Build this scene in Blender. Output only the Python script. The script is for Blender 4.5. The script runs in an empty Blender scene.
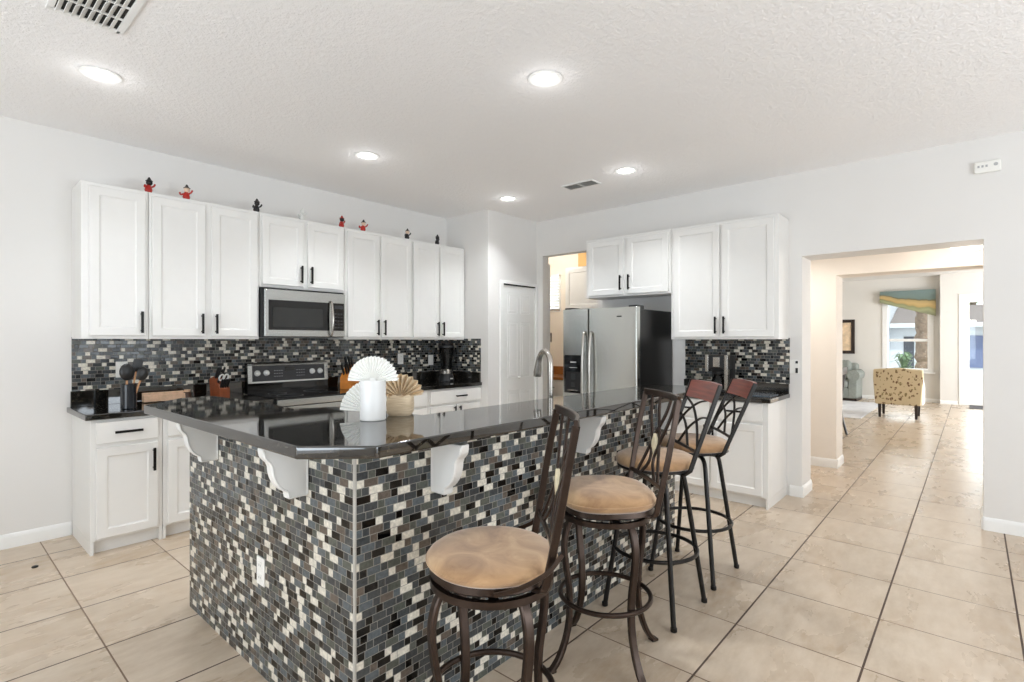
import bpy, bmesh, math, random
from mathutils import Vector, Matrix
R = math.radians
PI = math.pi
random.seed(7)
scene = bpy.context.scene
COL = scene.collection

# ------------------------------------------------------------------ camera, world, exposure, daylight
cam = bpy.data.cameras.new('camera')
cam.sensor_width = 36.0
cam.lens = 36.0 * 525.0 / 1024.0
cam.clip_start = 0.05
cam.clip_end = 200
co = bpy.data.objects.new('camera', cam)
COL.objects.link(co)
co.location = (0, 0, 1.385)
co.rotation_euler = (R(90), 0, R(41.3 - 90))
scene.camera = co

w = bpy.data.worlds.new('world')
scene.world = w
w.use_nodes = True
bg = w.node_tree.nodes['Background']
bg.inputs['Color'].default_value = (0.93, 0.97, 1.0, 1)
bg.inputs['Strength'].default_value = 1.6

vs = scene.view_settings
vs.view_transform = 'Standard'
vs.look = 'None'
vs.gamma = 1.0
vs.use_curve_mapping = False
vs.exposure = 0.11
scene.cycles.use_denoising = True
scene.cycles.max_bounces = 10
scene.cycles.diffuse_bounces = 6
scene.cycles.glossy_bounces = 5
scene.cycles.transparent_max_bounces = 12
scene.cycles.caustics_reflective = False
scene.cycles.caustics_refractive = False
scene.cycles.sample_clamp_indirect = 6.0


def area(name, loc, rot, sx, sy, energy, color=(1, 1, 1), spread=180):
    l = bpy.data.lights.new(name, 'AREA')
    l.shape = 'RECTANGLE'
    l.size = sx
    l.size_y = sy
    l.energy = energy
    l.color = color
    l.spread = R(spread)
    o = bpy.data.objects.new(name, l)
    COL.objects.link(o)
    o.location = loc
    o.rotation_euler = tuple(R(a) for a in rot)
    return o


# daylight just outside the windows of the walls behind and beside the camera
area('daylight_rear_slider', (1.9, -3.45, 1.25), (134, 0, 0), 3.6, 2.2, 120, (0.82, 0.91, 1.0))
area('daylight_side_window', (-2.75, 1.3, 1.35), (132, 0, -90), 3.2, 2.1, 98, (0.79, 0.90, 1.0))
# daylight through the living room windows and the front door
area('daylight_living_window', (15.55, 1.15, 1.35), (90, 0, 90), 1.0, 1.5, 26, (0.95, 0.98, 1.0))
area('daylight_living_side', (12.2, -3.45, 1.35), (100, 0, 0), 4.0, 2.1, 300, (0.90, 0.95, 1.0))
area('daylight_front_door', (15.4, 0.0, 1.3), (90, 0, 90), 0.5, 1.9, 14, (0.98, 0.99, 1.0))
area('daylight_laundry_window', (6.75, 4.98, 2.0), (90, 0, 90), 0.6, 0.8, 14, (1.0, 0.97, 0.92))
sun = bpy.data.lights.new('sun', 'SUN')
sun.energy = 3.0
sun.angle = R(2)
sun.color = (1.0, 0.96, 0.90)
so = bpy.data.objects.new('sun', sun)
COL.objects.link(so)
so.rotation_euler = Vector((0.45, 0.30, -0.84)).to_track_quat('-Z', 'Y').to_euler()

# ------------------------------------------------------------------ colour and material helpers


def lin(c):
    return tuple(((v / 255.0) / 12.92 if v / 255.0 <= 0.04045 else ((v / 255.0 + 0.055) / 1.055) ** 2.4) for v in c) + (1.0,)


class NT:
    def __init__(self, m):
        self.t = m.node_tree
        self.b = self.t.nodes['Principled BSDF']

    def n(self, typ, **kw):
        nd = self.t.nodes.new(typ)
        for k, v in kw.items():
            setattr(nd, k, v)
        return nd

    def l(self, a, b):
        self.t.links.new(a, b)

    def math(self, op, a, b=None, c=None):
        nd = self.n('ShaderNodeMath', operation=op)
        for i, v in enumerate((a, b, c)):
            if v is None:
                continue
            if isinstance(v, (int, float)):
                nd.inputs[i].default_value = v
            else:
                self.l(v, nd.inputs[i])
        return nd.outputs[0]

    def pos(self):
        return self.n('ShaderNodeTexCoord').outputs['Object']

    def sep(self, v):
        s = self.n('ShaderNodeSeparateXYZ')
        self.l(v, s.inputs[0])
        return s.outputs

    def noise(self, vec, scale, detail=4, rough=0.55, dist=0.0):
        nd = self.n('ShaderNodeTexNoise')
        self.l(vec, nd.inputs['Vector'])
        nd.inputs['Scale'].default_value = scale
        nd.inputs['Detail'].default_value = detail
        nd.inputs['Roughness'].default_value = rough
        nd.inputs['Distortion'].default_value = dist
        return nd.outputs['Fac']

    def scalev(self, vec, s):
        nd = self.n('ShaderNodeVectorMath', operation='MULTIPLY')
        self.l(vec, nd.inputs[0])
        nd.inputs[1].default_value = s
        return nd.outputs[0]

    def ramp(self, fac, stops, interp='LINEAR'):
        nd = self.n('ShaderNodeValToRGB')
        cr = nd.color_ramp
        cr.interpolation = interp
        while len(cr.elements) > 1:
            cr.elements.remove(cr.elements[-1])
        cr.elements[0].position = stops[0][0]
        cr.elements[0].color = stops[0][1]
        for p, c in stops[1:]:
            cr.elements.new(p).color = c
        self.l(fac, nd.inputs[0])
        return nd.outputs[0]

    def mix(self, fac, a, b):
        nd = self.n('ShaderNodeMix', data_type='RGBA')
        for sock, v in ((nd.inputs[0], fac), (nd.inputs[6], a), (nd.inputs[7], b)):
            if isinstance(v, (int, float)):
                sock.default_value = v
            elif isinstance(v, tuple):
                sock.default_value = v
            else:
                self.l(v, sock)
        return nd.outputs[2]

    def bump(self, h, strength=0.2, dist=0.01):
        nd = self.n('ShaderNodeBump')
        nd.inputs['Strength'].default_value = strength
        nd.inputs['Distance'].default_value = dist
        self.l(h, nd.inputs['Height'])
        self.l(nd.outputs[0], self.b.inputs['Normal'])


def mat(name, rgb, rough=0.5, metal=0.0, spec=None, vary=0.04, scale=12.0, bump=0.0, bscale=120.0, bdist=0.002, coat=0.0, ior=None):
    m = bpy.data.materials.new(name)
    m.use_nodes = True
    q = NT(m)
    c = lin(rgb)
    q.b.inputs['Roughness'].default_value = rough
    q.b.inputs['Metallic'].default_value = metal
    if spec is not None:
        q.b.inputs['Specular IOR Level'].default_value = spec
    if ior:
        q.b.inputs['IOR'].default_value = ior
    if coat:
        q.b.inputs['Coat Weight'].default_value = coat
        q.b.inputs['Coat Roughness'].default_value = 0.05
    p = q.pos()
    f = q.noise(p, scale)
    lo = tuple(max(0, v * (1 - vary)) for v in c[:3]) + (1,)
    hi = tuple(min(1, v * (1 + vary)) for v in c[:3]) + (1,)
    q.l(q.ramp(f, [(0.3, lo), (0.7, hi)]), q.b.inputs['Base Color'])
    if bump:
        q.bump(q.noise(p, bscale, 3), bump, bdist)
    return m


M = {}
M['wall'] = mat('wall_paint', (226, 224, 221), 0.75, vary=0.012, scale=2, bump=0.12, bscale=160)
M['wall_cream'] = mat('cream_wall_paint', (238, 230, 218), 0.75, vary=0.012, scale=2)
M['wall_gold'] = mat('golden_wall_colour', (228, 186, 124), 0.75, vary=0.03, scale=3)  # golden colour of the strip over the laundry cabinets
M['wall_hall'] = mat('warm_hall_paint', (237, 230, 221), 0.75, vary=0.012, scale=2)
M['wall_living'] = mat('pale_grey_wall_paint', (222, 219, 213), 0.75, vary=0.012, scale=2)
M['trim'] = mat('white_trim_paint', (240, 240, 238), 0.4, vary=0.01)
M['cabinet'] = mat('white_cabinet_paint', (230, 229, 226), 0.35, vary=0.008)
M['black_metal'] = mat('black_pull_metal', (22, 21, 20), 0.38, 0.6, vary=0.1)
M['stool_black'] = mat('black_stool_metal', (34, 31, 29), 0.36, 0.55, vary=0.15, scale=30)
M['bronze'] = mat('bronze_stool_metal', (62, 50, 43), 0.32, 0.75, vary=0.18, scale=25)
M['chrome'] = mat('chrome_metal', (200, 198, 194), 0.12, 1.0)
M['nickel'] = mat('brushed_nickel', (168, 163, 156), 0.26, 1.0)
M['black_glass'] = mat('black_glass', (8, 8, 9), 0.06, vary=0.05)
M['black_plastic'] = mat('black_plastic', (20, 20, 21), 0.35, vary=0.1)
M['dark_grey'] = mat('dark_grey_panel', (46, 47, 50), 0.3, vary=0.08)
M['black_side'] = mat('black_textured_steel', (18, 17, 17), 0.3, vary=0.1, bump=0.15, bscale=300)
M['window_glass_oven'] = mat('smoked_oven_glass', (34, 35, 34), 0.12, vary=0.05)
M['white_plastic'] = mat('white_plastic', (238, 237, 232), 0.4, vary=0.01)
M['ivory'] = mat('ivory_insert', (226, 214, 182), 0.5, vary=0.12, scale=40)
M['grey_mark'] = mat('grey_marking', (178, 179, 180), 0.5)
M['white_mark'] = mat('white_marking', (222, 222, 218), 0.5)
M['dark_void'] = mat('dark_gap', (40, 39, 38), 0.9)  # near-black colour stands in for the shade inside the vents
M['vent_grey'] = mat('grey_vent_paint', (196, 194, 190), 0.5)
M['vase'] = mat('white_ceramic', (236, 235, 232), 0.35, vary=0.015, scale=6)
M['paper'] = mat('white_pleated_paper', (246, 245, 241), 0.8, vary=0.01, scale=20)
M['paper_tan'] = mat('tan_pleated_paper', (224, 205, 176), 0.8, vary=0.2, scale=60)
M['rubber'] = mat('black_rubber', (16, 16, 16), 0.7)
M['orange_wood'] = mat('orange_wood', (122, 60, 28), 0.42, vary=0.2, scale=22)
M['gold_wood'] = mat('golden_wood', (206, 128, 52), 0.42, vary=0.15, scale=22)
M['pale_wood'] = mat('pale_board_wood', (206, 170, 140), 0.55, vary=0.15, scale=30)
M['tan_wood'] = mat('tan_utensil_wood', (200, 150, 108), 0.55, vary=0.15, scale=30)
M['dark_wood'] = mat('dark_chair_wood', (40, 28, 24), 0.35, vary=0.2, scale=20)
M['red_paint'] = mat('red_glaze', (176, 36, 26), 0.35)
M['yellow_paint'] = mat('yellow_glaze', (226, 176, 60), 0.4)
M['black_paint'] = mat('black_glaze', (24, 22, 22), 0.35)
M['skin_paint'] = mat('cream_glaze', (226, 196, 172), 0.45)
M['blue_reflection'] = mat('blue_grey_reflection', (96, 108, 120), 0.12, vary=0.25, scale=14)  # window reflection in the granite, put into a colour
M['wall_white_ext'] = mat('white_stucco', (214, 220, 228), 0.8, vary=0.02)
M['roof_ext'] = mat('grey_roof_shingle', (128, 120, 118), 0.85, vary=0.2, scale=8)
M['blue_door_ext'] = mat('blue_painted_door', (104, 118, 156), 0.55)
M['dark_glass_ext'] = mat('dark_house_glass', (74, 80, 92), 0.15)
M['palm_trunk'] = mat('palm_trunk_bark', (134, 116, 102), 0.9, vary=0.35, scale=14, bump=0.5, bscale=30, bdist=0.03)
M['green_leaf'] = mat('green_leaf', (112, 152, 78), 0.6, vary=0.35, scale=9)
M['green_leaf_dark'] = mat('dark_green_leaf', (104, 132, 98), 0.6, vary=0.35, scale=9)
M['terracotta'] = mat('pale_planter', (190, 180, 170), 0.8)
M['concrete'] = mat('pale_concrete', (205, 203, 198), 0.85, vary=0.05, scale=3)
M['sofa'] = mat('pale_blue_green_upholstery', (142, 147, 141), 0.9, vary=0.1, scale=30, bump=0.2, bscale=250)
M['art_mat'] = mat('cream_art_print', (226, 200, 168), 0.7, vary=0.25, scale=7)
M['rug'] = mat('pale_grey_rug', (214, 214, 216), 0.95, vary=0.12, scale=5, bump=0.3, bscale=200)
M['mat_dark'] = mat('dark_door_mat', (92, 92, 94), 0.9, vary=0.15, scale=30)
M['brown_counter'] = mat('brown_laundry_counter', (146, 92, 38), 0.4, vary=0.25, scale=14)
M['blind'] = mat('white_blind_slat', (244, 243, 240), 0.5)


def m_emit(name, rgb, strength):
    m = bpy.data.materials.new(name)
    m.use_nodes = True
    q = NT(m)
    q.b.inputs['Base Color'].default_value = (0.9, 0.9, 0.9, 1)
    q.b.inputs['Emission Color'].default_value = lin(rgb)
    q.b.inputs['Emission Strength'].default_value = strength
    return m


M['lens'] = m_emit('lit_lamp_lens', (255, 250, 242), 9.0)
M['dome'] = m_emit('lit_lamp_dome', (255, 248, 236), 2.4)


def m_ceiling():
    m = bpy.data.materials.new('textured_white_ceiling')
    m.use_nodes = True
    q = NT(m)
    q.b.inputs['Base Color'].default_value = lin((247, 246, 246))
    q.b.inputs['Roughness'].default_value = 0.9
    p = q.pos()
    f = q.noise(p, 46, 3, 0.6)
    q.bump(q.ramp(f, [(0.42, (0, 0, 0, 1)), (0.62, (1, 1, 1, 1))]), 0.38, 0.006)
    return m


M['ceiling'] = m_ceiling()


def m_floor():
    m = bpy.data.materials.new('beige_ceramic_tile')
    m.use_nodes = True
    q = NT(m)
    p = q.pos()
    x, y, z = q.sep(p)
    P = 0.52
    u = q.math('DIVIDE', q.math('SUBTRACT', x, 0.572), P)
    v = q.math('DIVIDE', q.math('SUBTRACT', y, 0.352), P)
    cu, cv = q.math('FLOOR', u), q.math('FLOOR', v)
    fu, fv = q.math('SUBTRACT', u, cu), q.math('SUBTRACT', v, cv)
    du = q.math('MINIMUM', fu, q.math('SUBTRACT', 1.0, fu))
    dv = q.math('MINIMUM', fv, q.math('SUBTRACT', 1.0, fv))
    d = q.math('MULTIPLY', q.math('MINIMUM', q.math('MULTIPLY', du, 1.12), q.math('MULTIPLY', dv, 0.82)), P)
    grout = q.math('LESS_THAN', d, 0.0036)
    cc = q.n('ShaderNodeCombineXYZ')
    q.l(cu, cc.inputs[0])
    q.l(cv, cc.inputs[1])
    wn = q.n('ShaderNodeTexWhiteNoise', noise_dimensions='3D')
    q.l(cc.outputs[0], wn.inputs['Vector'])
    # shift the cloudy veining from tile to tile, stretched along the room
    off = q.n('ShaderNodeVectorMath', operation='MULTIPLY')
    q.l(wn.outputs['Color'], off.inputs[0])
    off.inputs[1].default_value = (9, 9, 9)
    ad = q.n('ShaderNodeVectorMath', operation='ADD')
    q.l(p, ad.inputs[0])
    q.l(off.outputs[0], ad.inputs[1])
    st = q.scalev(ad.outputs[0], (0.7, 1.6, 1))
    f1 = q.noise(st, 2.4, 6, 0.58, 0.25)
    f2 = q.noise(st, 11, 5, 0.65)
    base = q.ramp(f1, [(0.22, lin((176, 154, 129))), (0.80, lin((217, 203, 185)))])
    fine = q.ramp(f2, [(0.30, lin((166, 142, 114))), (0.68, lin((218, 204, 186)))])
    col = q.mix(0.35, base, fine)
    tone = q.math('MULTIPLY', wn.outputs['Value'], 0.16)
    col = q.mix(tone, col, lin((192, 172, 150)))
    gcol = q.mix(q.math('LESS_THAN', dv, du), lin((116, 94, 76)), lin((76, 58, 47)))
    q.l(q.mix(grout, col, gcol), q.b.inputs['Base Color'])
    rr = q.math('ADD', q.math('MULTIPLY', f1, 0.12), 0.22)
    q.l(q.math('ADD', rr, q.math('MULTIPLY', grout, 0.4)), q.b.inputs['Roughness'])
    hgt = q.math('MINIMUM', q.math('MULTIPLY', d, 120.0), 1.0)
    q.bump(hgt, 0.22, 0.003)
    return m


M['floor'] = m_floor()


def m_mosaic(name, dark=0.0):
    m = bpy.data.materials.new(name)
    m.use_nodes = True
    q = NT(m)
    p = q.pos()
    x, y, z = q.sep(p)
    u = q.math('ADD', x, y)
    H, P, S = 0.0272, 0.0825, 0.655
    vr = q.math('DIVIDE', z, H)
    r = q.math('FLOOR', vr)
    fr = q.math('SUBTRACT', vr, r)
    rn = q.n('ShaderNodeTexWhiteNoise', noise_dimensions='1D')
    q.l(r, rn.inputs['W'])
    uu = q.math('ADD', q.math('DIVIDE', u, P), q.math('ADD', q.math('MULTIPLY', r, 0.382), q.math('MULTIPLY', rn.outputs['Value'], 0.3)))
    c = q.math('FLOOR', uu)
    fu = q.math('SUBTRACT', uu, c)
    isB = q.math('GREATER_THAN', fu, S)
    mu = q.math('MINIMUM', q.math('MINIMUM', fu, q.math('SUBTRACT', 1.0, fu)), q.math('ABSOLUTE', q.math('SUBTRACT', fu, S)))
    mu = q.math('MULTIPLY', mu, P)
    mv = q.math('MULTIPLY', q.math('MINIMUM', fr, q.math('SUBTRACT', 1.0, fr)), H)
    d = q.math('MINIMUM', mu, mv)
    grout = q.math('LESS_THAN', d, 0.0011)
    cc = q.n('ShaderNodeCombineXYZ')
    q.l(c, cc.inputs[0])
    q.l(r, cc.inputs[1])
    q.l(isB, cc.inputs[2])
    wn = q.n('ShaderNodeTexWhiteNoise', noise_dimensions='3D')
    q.l(cc.outputs[0], wn.inputs['Vector'])
    rn2 = q.n('ShaderNodeTexWhiteNoise', noise_dimensions='1D')
    q.l(q.math('ADD', q.math('MULTIPLY', r, 3.17), 51.3), rn2.inputs['W'])
    low = q.math('ADD', q.math('MULTIPLY', c, 0.61803), q.math('ADD', rn2.outputs['Value'], q.math('MULTIPLY', isB, 0.357)))
    low = q.math('FRACT', q.math('ADD', low, q.math('MULTIPLY', wn.outputs['Value'], 0.22)))
    ca = q.ramp(low, [
        (0.0, lin((4, 4, 4))), (0.20, lin((92, 99, 103))), (0.33, lin((70, 73, 74))), (0.44, lin((224, 218, 204))),
        (0.615, lin((64, 67, 69))), (0.77, lin((98, 88, 79))), (0.87, lin((86, 89, 82)))], 'CONSTANT')
    # cloudy glass inside each tile
    cl = q.noise(p, 90, 3)
    mm_ = q.n('ShaderNodeMix', data_type='RGBA', blend_type='MULTIPLY')
    mm_.inputs[0].default_value = 1.0
    q.l(ca, mm_.inputs[6])
    q.l(q.ramp(cl, [(0.3, (0.72, 0.72, 0.72, 1)), (0.7, (1.12, 1.12, 1.12, 1))]), mm_.inputs[7])
    col = mm_.outputs[2]
    q.l(q.mix(grout, col, lin((140, 136, 128))), q.b.inputs['Base Color'])
    sp = q.n('ShaderNodeSeparateColor')
    q.l(wn.outputs['Color'], sp.inputs[0])
    rough = q.math('ADD', 0.08, q.math('MULTIPLY', sp.outputs[1], 0.22))
    q.l(q.math('ADD', rough, q.math('MULTIPLY', grout, 0.5)), q.b.inputs['Roughness'])
    q.b.inputs['Specular IOR Level'].default_value = 0.4
    # each tile sits at a slightly different tilt
    tilt = q.math('MULTIPLY', q.math('MULTIPLY', q.math('SUBTRACT', sp.outputs[0], 0.5), fu), 0.9)
    hgt = q.math('ADD', q.math('MINIMUM', q.math('MULTIPLY', d, 400.0), 1.0), tilt)
    q.bump(hgt, 0.35, 0.0012)
    return m


M['mosaic'] = m_mosaic('mosaic_tile')


def m_granite():
    m = bpy.data.materials.new('polished_black_granite')
    m.use_nodes = True
    q = NT(m)
    p = q.pos()
    vo = q.n('ShaderNodeTexVoronoi')
    q.l(p, vo.inputs['Vector'])
    vo.inputs['Scale'].default_value = 170
    f = q.noise(p, 60, 5)
    s = q.math('MULTIPLY', q.math('LESS_THAN', vo.outputs['Distance'], 0.25), q.math('GREATER_THAN', f, 0.53))
    q.l(q.mix(s, q.ramp(f, [(0.35, lin((14, 13, 12))), (0.7, lin((34, 31, 27)))]), lin((92, 86, 70))), q.b.inputs['Base Color'])
    q.b.inputs['Roughness'].default_value = 0.045
    q.b.inputs['IOR'].default_value = 2.0
    return m


M['granite'] = m_granite()


def m_steel(name, rgb, axis='z', rough=0.26):
    m = bpy.data.materials.new(name)
    m.use_nodes = True
    q = NT(m)
    p = q.pos()
    sv = {'z': (900, 900, 6), 'x': (4, 900, 900), 'y': (900, 4, 900)}[axis]
    f = q.noise(q.scalev(p, sv), 1.0, 2)
    c = lin(rgb)
    lo = tuple(v * 0.93 for v in c[:3]) + (1,)
    q.l(q.ramp(f, [(0.3, lo), (0.7, c)]), q.b.inputs['Base Color'])
    q.b.inputs['Metallic'].default_value = 1.0
    q.l(q.math('ADD', q.math('MULTIPLY', f, 0.1), rough - 0.05), q.b.inputs['Roughness'])
    return m


M['steel'] = m_steel('brushed_stainless', (186, 188, 186), 'x')
M['steel_fridge'] = m_steel('brushed_fridge_stainless', (200, 201, 197), 'y', 0.24)


def m_suede():
    m = bpy.data.materials.new('tan_suede')
    m.use_nodes = True
    q = NT(m)
    p = q.pos()
    f = q.noise(p, 7, 5, 0.6, 1.2)
    q.l(q.ramp(f, [(0.28, lin((140, 106, 74))), (0.5, lin((172, 136, 98))), (0.72, lin((196, 162, 122)))]), q.b.inputs['Base Color'])
    q.b.inputs['Roughness'].default_value = 0.9
    q.b.inputs['Sheen Weight'].default_value = 0.4
    q.b.inputs['Sheen Roughness'].default_value = 0.5
    q.bump(q.noise(p, 260, 3), 0.2, 0.001)
    return m


M['suede'] = m_suede()


def m_cherry():
    m = bpy.data.materials.new('cherry_wood')
    m.use_nodes = True
    q = NT(m)
    p = q.pos()
    f = q.noise(q.scalev(p, (3, 3, 50)), 1.6, 5)
    q.l(q.ramp(f, [(0.3, lin((84, 34, 24))), (0.7, lin((132, 62, 46)))]), q.b.inputs['Base Color'])
    q.b.inputs['Roughness'].default_value = 0.32
    return m


M['cherry'] = m_cherry()


def m_floral():
    m = bpy.data.materials.new('tan_floral_fabric')
    m.use_nodes = True
    q = NT(m)
    p = q.pos()
    vo = q.n('ShaderNodeTexVoronoi')
    wv = q.n('ShaderNodeVectorMath', operation='ADD')
    nz = q.n('ShaderNodeTexNoise')
    q.l(p, nz.inputs['Vector'])
    nz.inputs['Scale'].default_value = 9
    q.l(q.scalev(p, (1, 1, 0.75)), wv.inputs[0])
    q.l(q.scalev(nz.outputs['Color'], (0.10, 0.10, 0.10)), wv.inputs[1])
    q.l(wv.outputs[0], vo.inputs['Vector'])
    vo.inputs['Scale'].default_value = 17
    f = q.noise(p, 20, 3)
    leaf = q.math('MULTIPLY', q.math('LESS_THAN', vo.outputs['Distance'], 0.36), q.math('GREATER_THAN', f, 0.44))
    lc = q.mix(q.math('GREATER_THAN', q.noise(p, 8, 2), 0.52), lin((112, 84, 60)), lin((136, 120, 84)))
    q.l(q.mix(leaf, lin((206, 189, 156)), lc), q.b.inputs['Base Color'])
    q.b.inputs['Roughness'].default_value = 0.9
    return m


M['floral'] = m_floral()


def m_valance():
    m = bpy.data.materials.new('striped_valance_fabric')
    m.use_nodes = True
    q = NT(m)
    p = q.pos()
    x, y, z = q.sep(p)
    # local z runs 0 at the top down to -0.6, y runs along the width (0 left, -1 right)
    sl = q.math('ADD', 0.26, q.math('MULTIPLY', y, -0.33))
    t = q.math('DIVIDE', q.math('MULTIPLY', z, -1.0), sl)
    wob = q.math('MULTIPLY', q.math('SUBTRACT', q.noise(q.scalev(p, (1, 2.2, 1)), 1.4, 2), 0.5), 0.5)
    t2 = q.math('ADD', t, wob)
    q.l(q.ramp(t2, [(0.0, lin((116, 134, 132))), (0.34, lin((112, 128, 122))), (0.40, lin((108, 102, 72))), (0.44, lin((172, 150, 104))), (0.58, lin((190, 164, 112))),
                    (0.68, lin((180, 154, 102))), (0.74, lin((140, 140, 100))), (0.86, lin((154, 158, 122))), (1.0, lin((132, 134, 106)))]), q.b.inputs['Base Color'])
    q.b.inputs['Roughness'].default_value = 0.85
    return m


M['valance'] = m_valance()


def m_glass(name, tint=(0.95, 0.98, 0.98, 1), gl=0.06):
    m = bpy.data.materials.new(name)
    m.use_nodes = True
    t = m.node_tree
    t.nodes.remove(t.nodes['Principled BSDF'])
    out = t.nodes['Material Output']
    a = t.nodes.new('ShaderNodeBsdfTransparent')
    a.inputs[0].default_value = tint
    b = t.nodes.new('ShaderNodeBsdfGlossy')
    b.inputs['Roughness'].default_value = 0.02
    fr = t.nodes.new('ShaderNodeFresnel')
    fr.inputs['IOR'].default_value = 1.45
    mx = t.nodes.new('ShaderNodeMixShader')
    t.links.new(fr.outputs[0], mx.inputs[0])
    t.links.new(a.outputs[0], mx.inputs[1])
    t.links.new(b.outputs[0], mx.inputs[2])
    t.links.new(mx.outputs[0], out.inputs['Surface'])
    return m


M['glass'] = m_glass('clear_glass')
M['smoke_glass'] = m_glass('smoky_glass', (0.42, 0.43, 0.44, 1))

# ------------------------------------------------------------------ mesh helpers


class MB:
    def __init__(self):
        self.bm = bmesh.new()

    def _merge(self, tmp, mtx=None):
        if mtx is not None:
            tmp.transform(mtx)
        me = bpy.data.meshes.new('tmp')
        tmp.to_mesh(me)
        tmp.free()
        self.bm.from_mesh(me)
        bpy.data.meshes.remove(me)

    def box(self, x0, x1, y0, y1, z0, z1, bev=0.0, seg=2, mtx=None):
        t = bmesh.new()
        bmesh.ops.create_cube(t, size=1.0)
        t.transform(Matrix.Translation(((x0 + x1) / 2, (y0 + y1) / 2, (z0 + z1) / 2)) @ Matrix.Diagonal((abs(x1 - x0), abs(y1 - y0), abs(z1 - z0), 1)))
        if bev > 0:
            bmesh.ops.bevel(t, geom=list(t.edges), offset=bev, segments=seg, profile=0.5, affect='EDGES')
        self._merge(t, mtx)
        return self

    def prism(self, poly, axis, a, b, bev=0.0, seg=2, mtx=None):
        """poly: 2-D points; extruded along axis from a to b. z: (x,y) x: (y,z) y: (x,z)"""
        t = bmesh.new()

        def P(p, h):
            return {'z': (p[0], p[1], h), 'x': (h, p[0], p[1]), 'y': (p[0], h, p[1])}[axis]
        va = [t.verts.new(P(p, a)) for p in poly]
        vb = [t.verts.new(P(p, b)) for p in poly]
        n = len(poly)
        t.faces.new(va)
        t.faces.new(vb)
        for i in range(n):
            t.faces.new((va[i], va[(i + 1) % n], vb[(i + 1) % n], vb[i]))
        bmesh.ops.recalc_face_normals(t, faces=list(t.faces))
        if bev > 0:
            bmesh.ops.bevel(t, geom=list(t.edges), offset=bev, segments=seg, profile=0.5, affect='EDGES')
        self._merge(t, mtx)
        return self

    def lathe(self, prof, seg=32, c=(0, 0, 0), sx=1.0, sy=1.0, mtx=None):
        t = bmesh.new()
        rings = []
        for r, z in prof:
            if r < 1e-6:
                rings.append([t.verts.new((c[0], c[1], c[2] + z))])
            else:
                rings.append([t.verts.new((c[0] + r * sx * math.cos(2 * PI * i / seg), c[1] + r * sy * math.sin(2 * PI * i / seg), c[2] + z)) for i in range(seg)])
        for A, B in zip(rings[:-1], rings[1:]):
            for i in range(seg):
                j = (i + 1) % seg
                a = A if len(A) > 1 else None
                b = B if len(B) > 1 else None
                if a and b:
                    t.faces.new((A[i], A[j], B[j], B[i]))
                elif a:
                    t.faces.new((A[i], A[j], B[0]))
                elif b:
                    t.faces.new((A[0], B[j], B[i]))
        bmesh.ops.recalc_face_normals(t, faces=list(t.faces))
        self._merge(t, mtx)
        return self

    def cyl(self, c, r, h, seg=24, bev=0.0, axis='z', mtx=None):
        b = min(bev, h / 2.1, r / 2) if bev else 0
        pr = [(0, 0), (r - b, 0), (r, b), (r, h - b), (r - b, h), (0, h)] if b else [(0, 0), (r, 0), (r, h), (0, h)]
        rot = {'z': Matrix.Identity(4), 'x': Matrix.Rotation(PI / 2, 4, 'Y'), 'y': Matrix.Rotation(-PI / 2, 4, 'X')}[axis]
        mm = Matrix.Translation(c) @ rot
        if mtx is not None:
            mm = mtx @ mm
        return self.lathe(pr, seg, mtx=mm)

    def tube(self, pts, r, seg=10, closed=False, sect=None, up=None, rs=None, cap=True, mtx=None):
        """sweep a round (or given) section along pts"""
        pts = [Vector(p) for p in pts]
        n = len(pts)
        tang = []
        for i in range(n):
            if closed:
                d = pts[(i + 1) % n] - pts[(i - 1) % n]
            else:
                d = pts[min(i + 1, n - 1)] - pts[max(i - 1, 0)]
            tang.append(d.normalized())
        u = Vector(up) if up is not None else (Vector((0, 0, 1)) if abs(tang[0].z) < 0.9 else Vector((1, 0, 0)))
        t = bmesh.new()
        rings = []
        prevu = None
        for i in range(n):
            T = tang[i]
            ref = u if (prevu is None or up is not None) else prevu
            U = (ref - T * ref.dot(T))
            if U.length < 1e-6:
                U = T.orthogonal()
            U.normalize()
            V = T.cross(U)
            prevu = U
            k = rs[i] if rs else 1.0
            if sect:
                ring = [t.verts.new(pts[i] + U * a * k + V * b * k) for a, b in sect]
            else:
                ring = [t.verts.new(pts[i] + (U * math.cos(2 * PI * j / seg) + V * math.sin(2 * PI * j / seg)) * r * k) for j in range(seg)]
            rings.append(ring)
        m = len(rings[0])
        for i in range(n if closed else n - 1):
            A, B = rings[i], rings[(i + 1) % n]
            for j in range(m):
                t.faces.new((A[j], A[(j + 1) % m], B[(j + 1) % m], B[j]))
        if not closed and cap:
            t.faces.new(rings[0])
            t.faces.new(rings[-1])
        bmesh.ops.recalc_face_normals(t, faces=list(t.faces))
        self._merge(t, mtx)
        return self

    def bar(self, pts, w, th, up, mtx=None):
        """flat bar: w along 'up', th across"""
        s = [(w / 2, th / 2), (-w / 2, th / 2), (-w / 2, -th / 2), (w / 2, -th / 2)]
        c = min(w, th) * 0.22
        s = []
        for sx, sy in ((1, 1), (-1, 1), (-1, -1), (1, -1)):
            a = (sx * w / 2, sy * (th / 2 - c))
            b = (sx * (w / 2 - c), sy * th / 2)
            s += [a, b] if sx * sy > 0 else [b, a]
        return self.tube(pts, 0, sect=s, up=up, mtx=mtx)

    def sphere(self, c, r, sx=1, sy=1, sz=1, seg=16, mtx=None):
        t = bmesh.new()
        bmesh.ops.create_uvsphere(t, u_segments=seg, v_segments=max(6, seg // 2), radius=r)
        t.transform(Matrix.Translation(c) @ Matrix.Diagonal((sx, sy, sz, 1)))
        self._merge(t, mtx)
        return self

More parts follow.
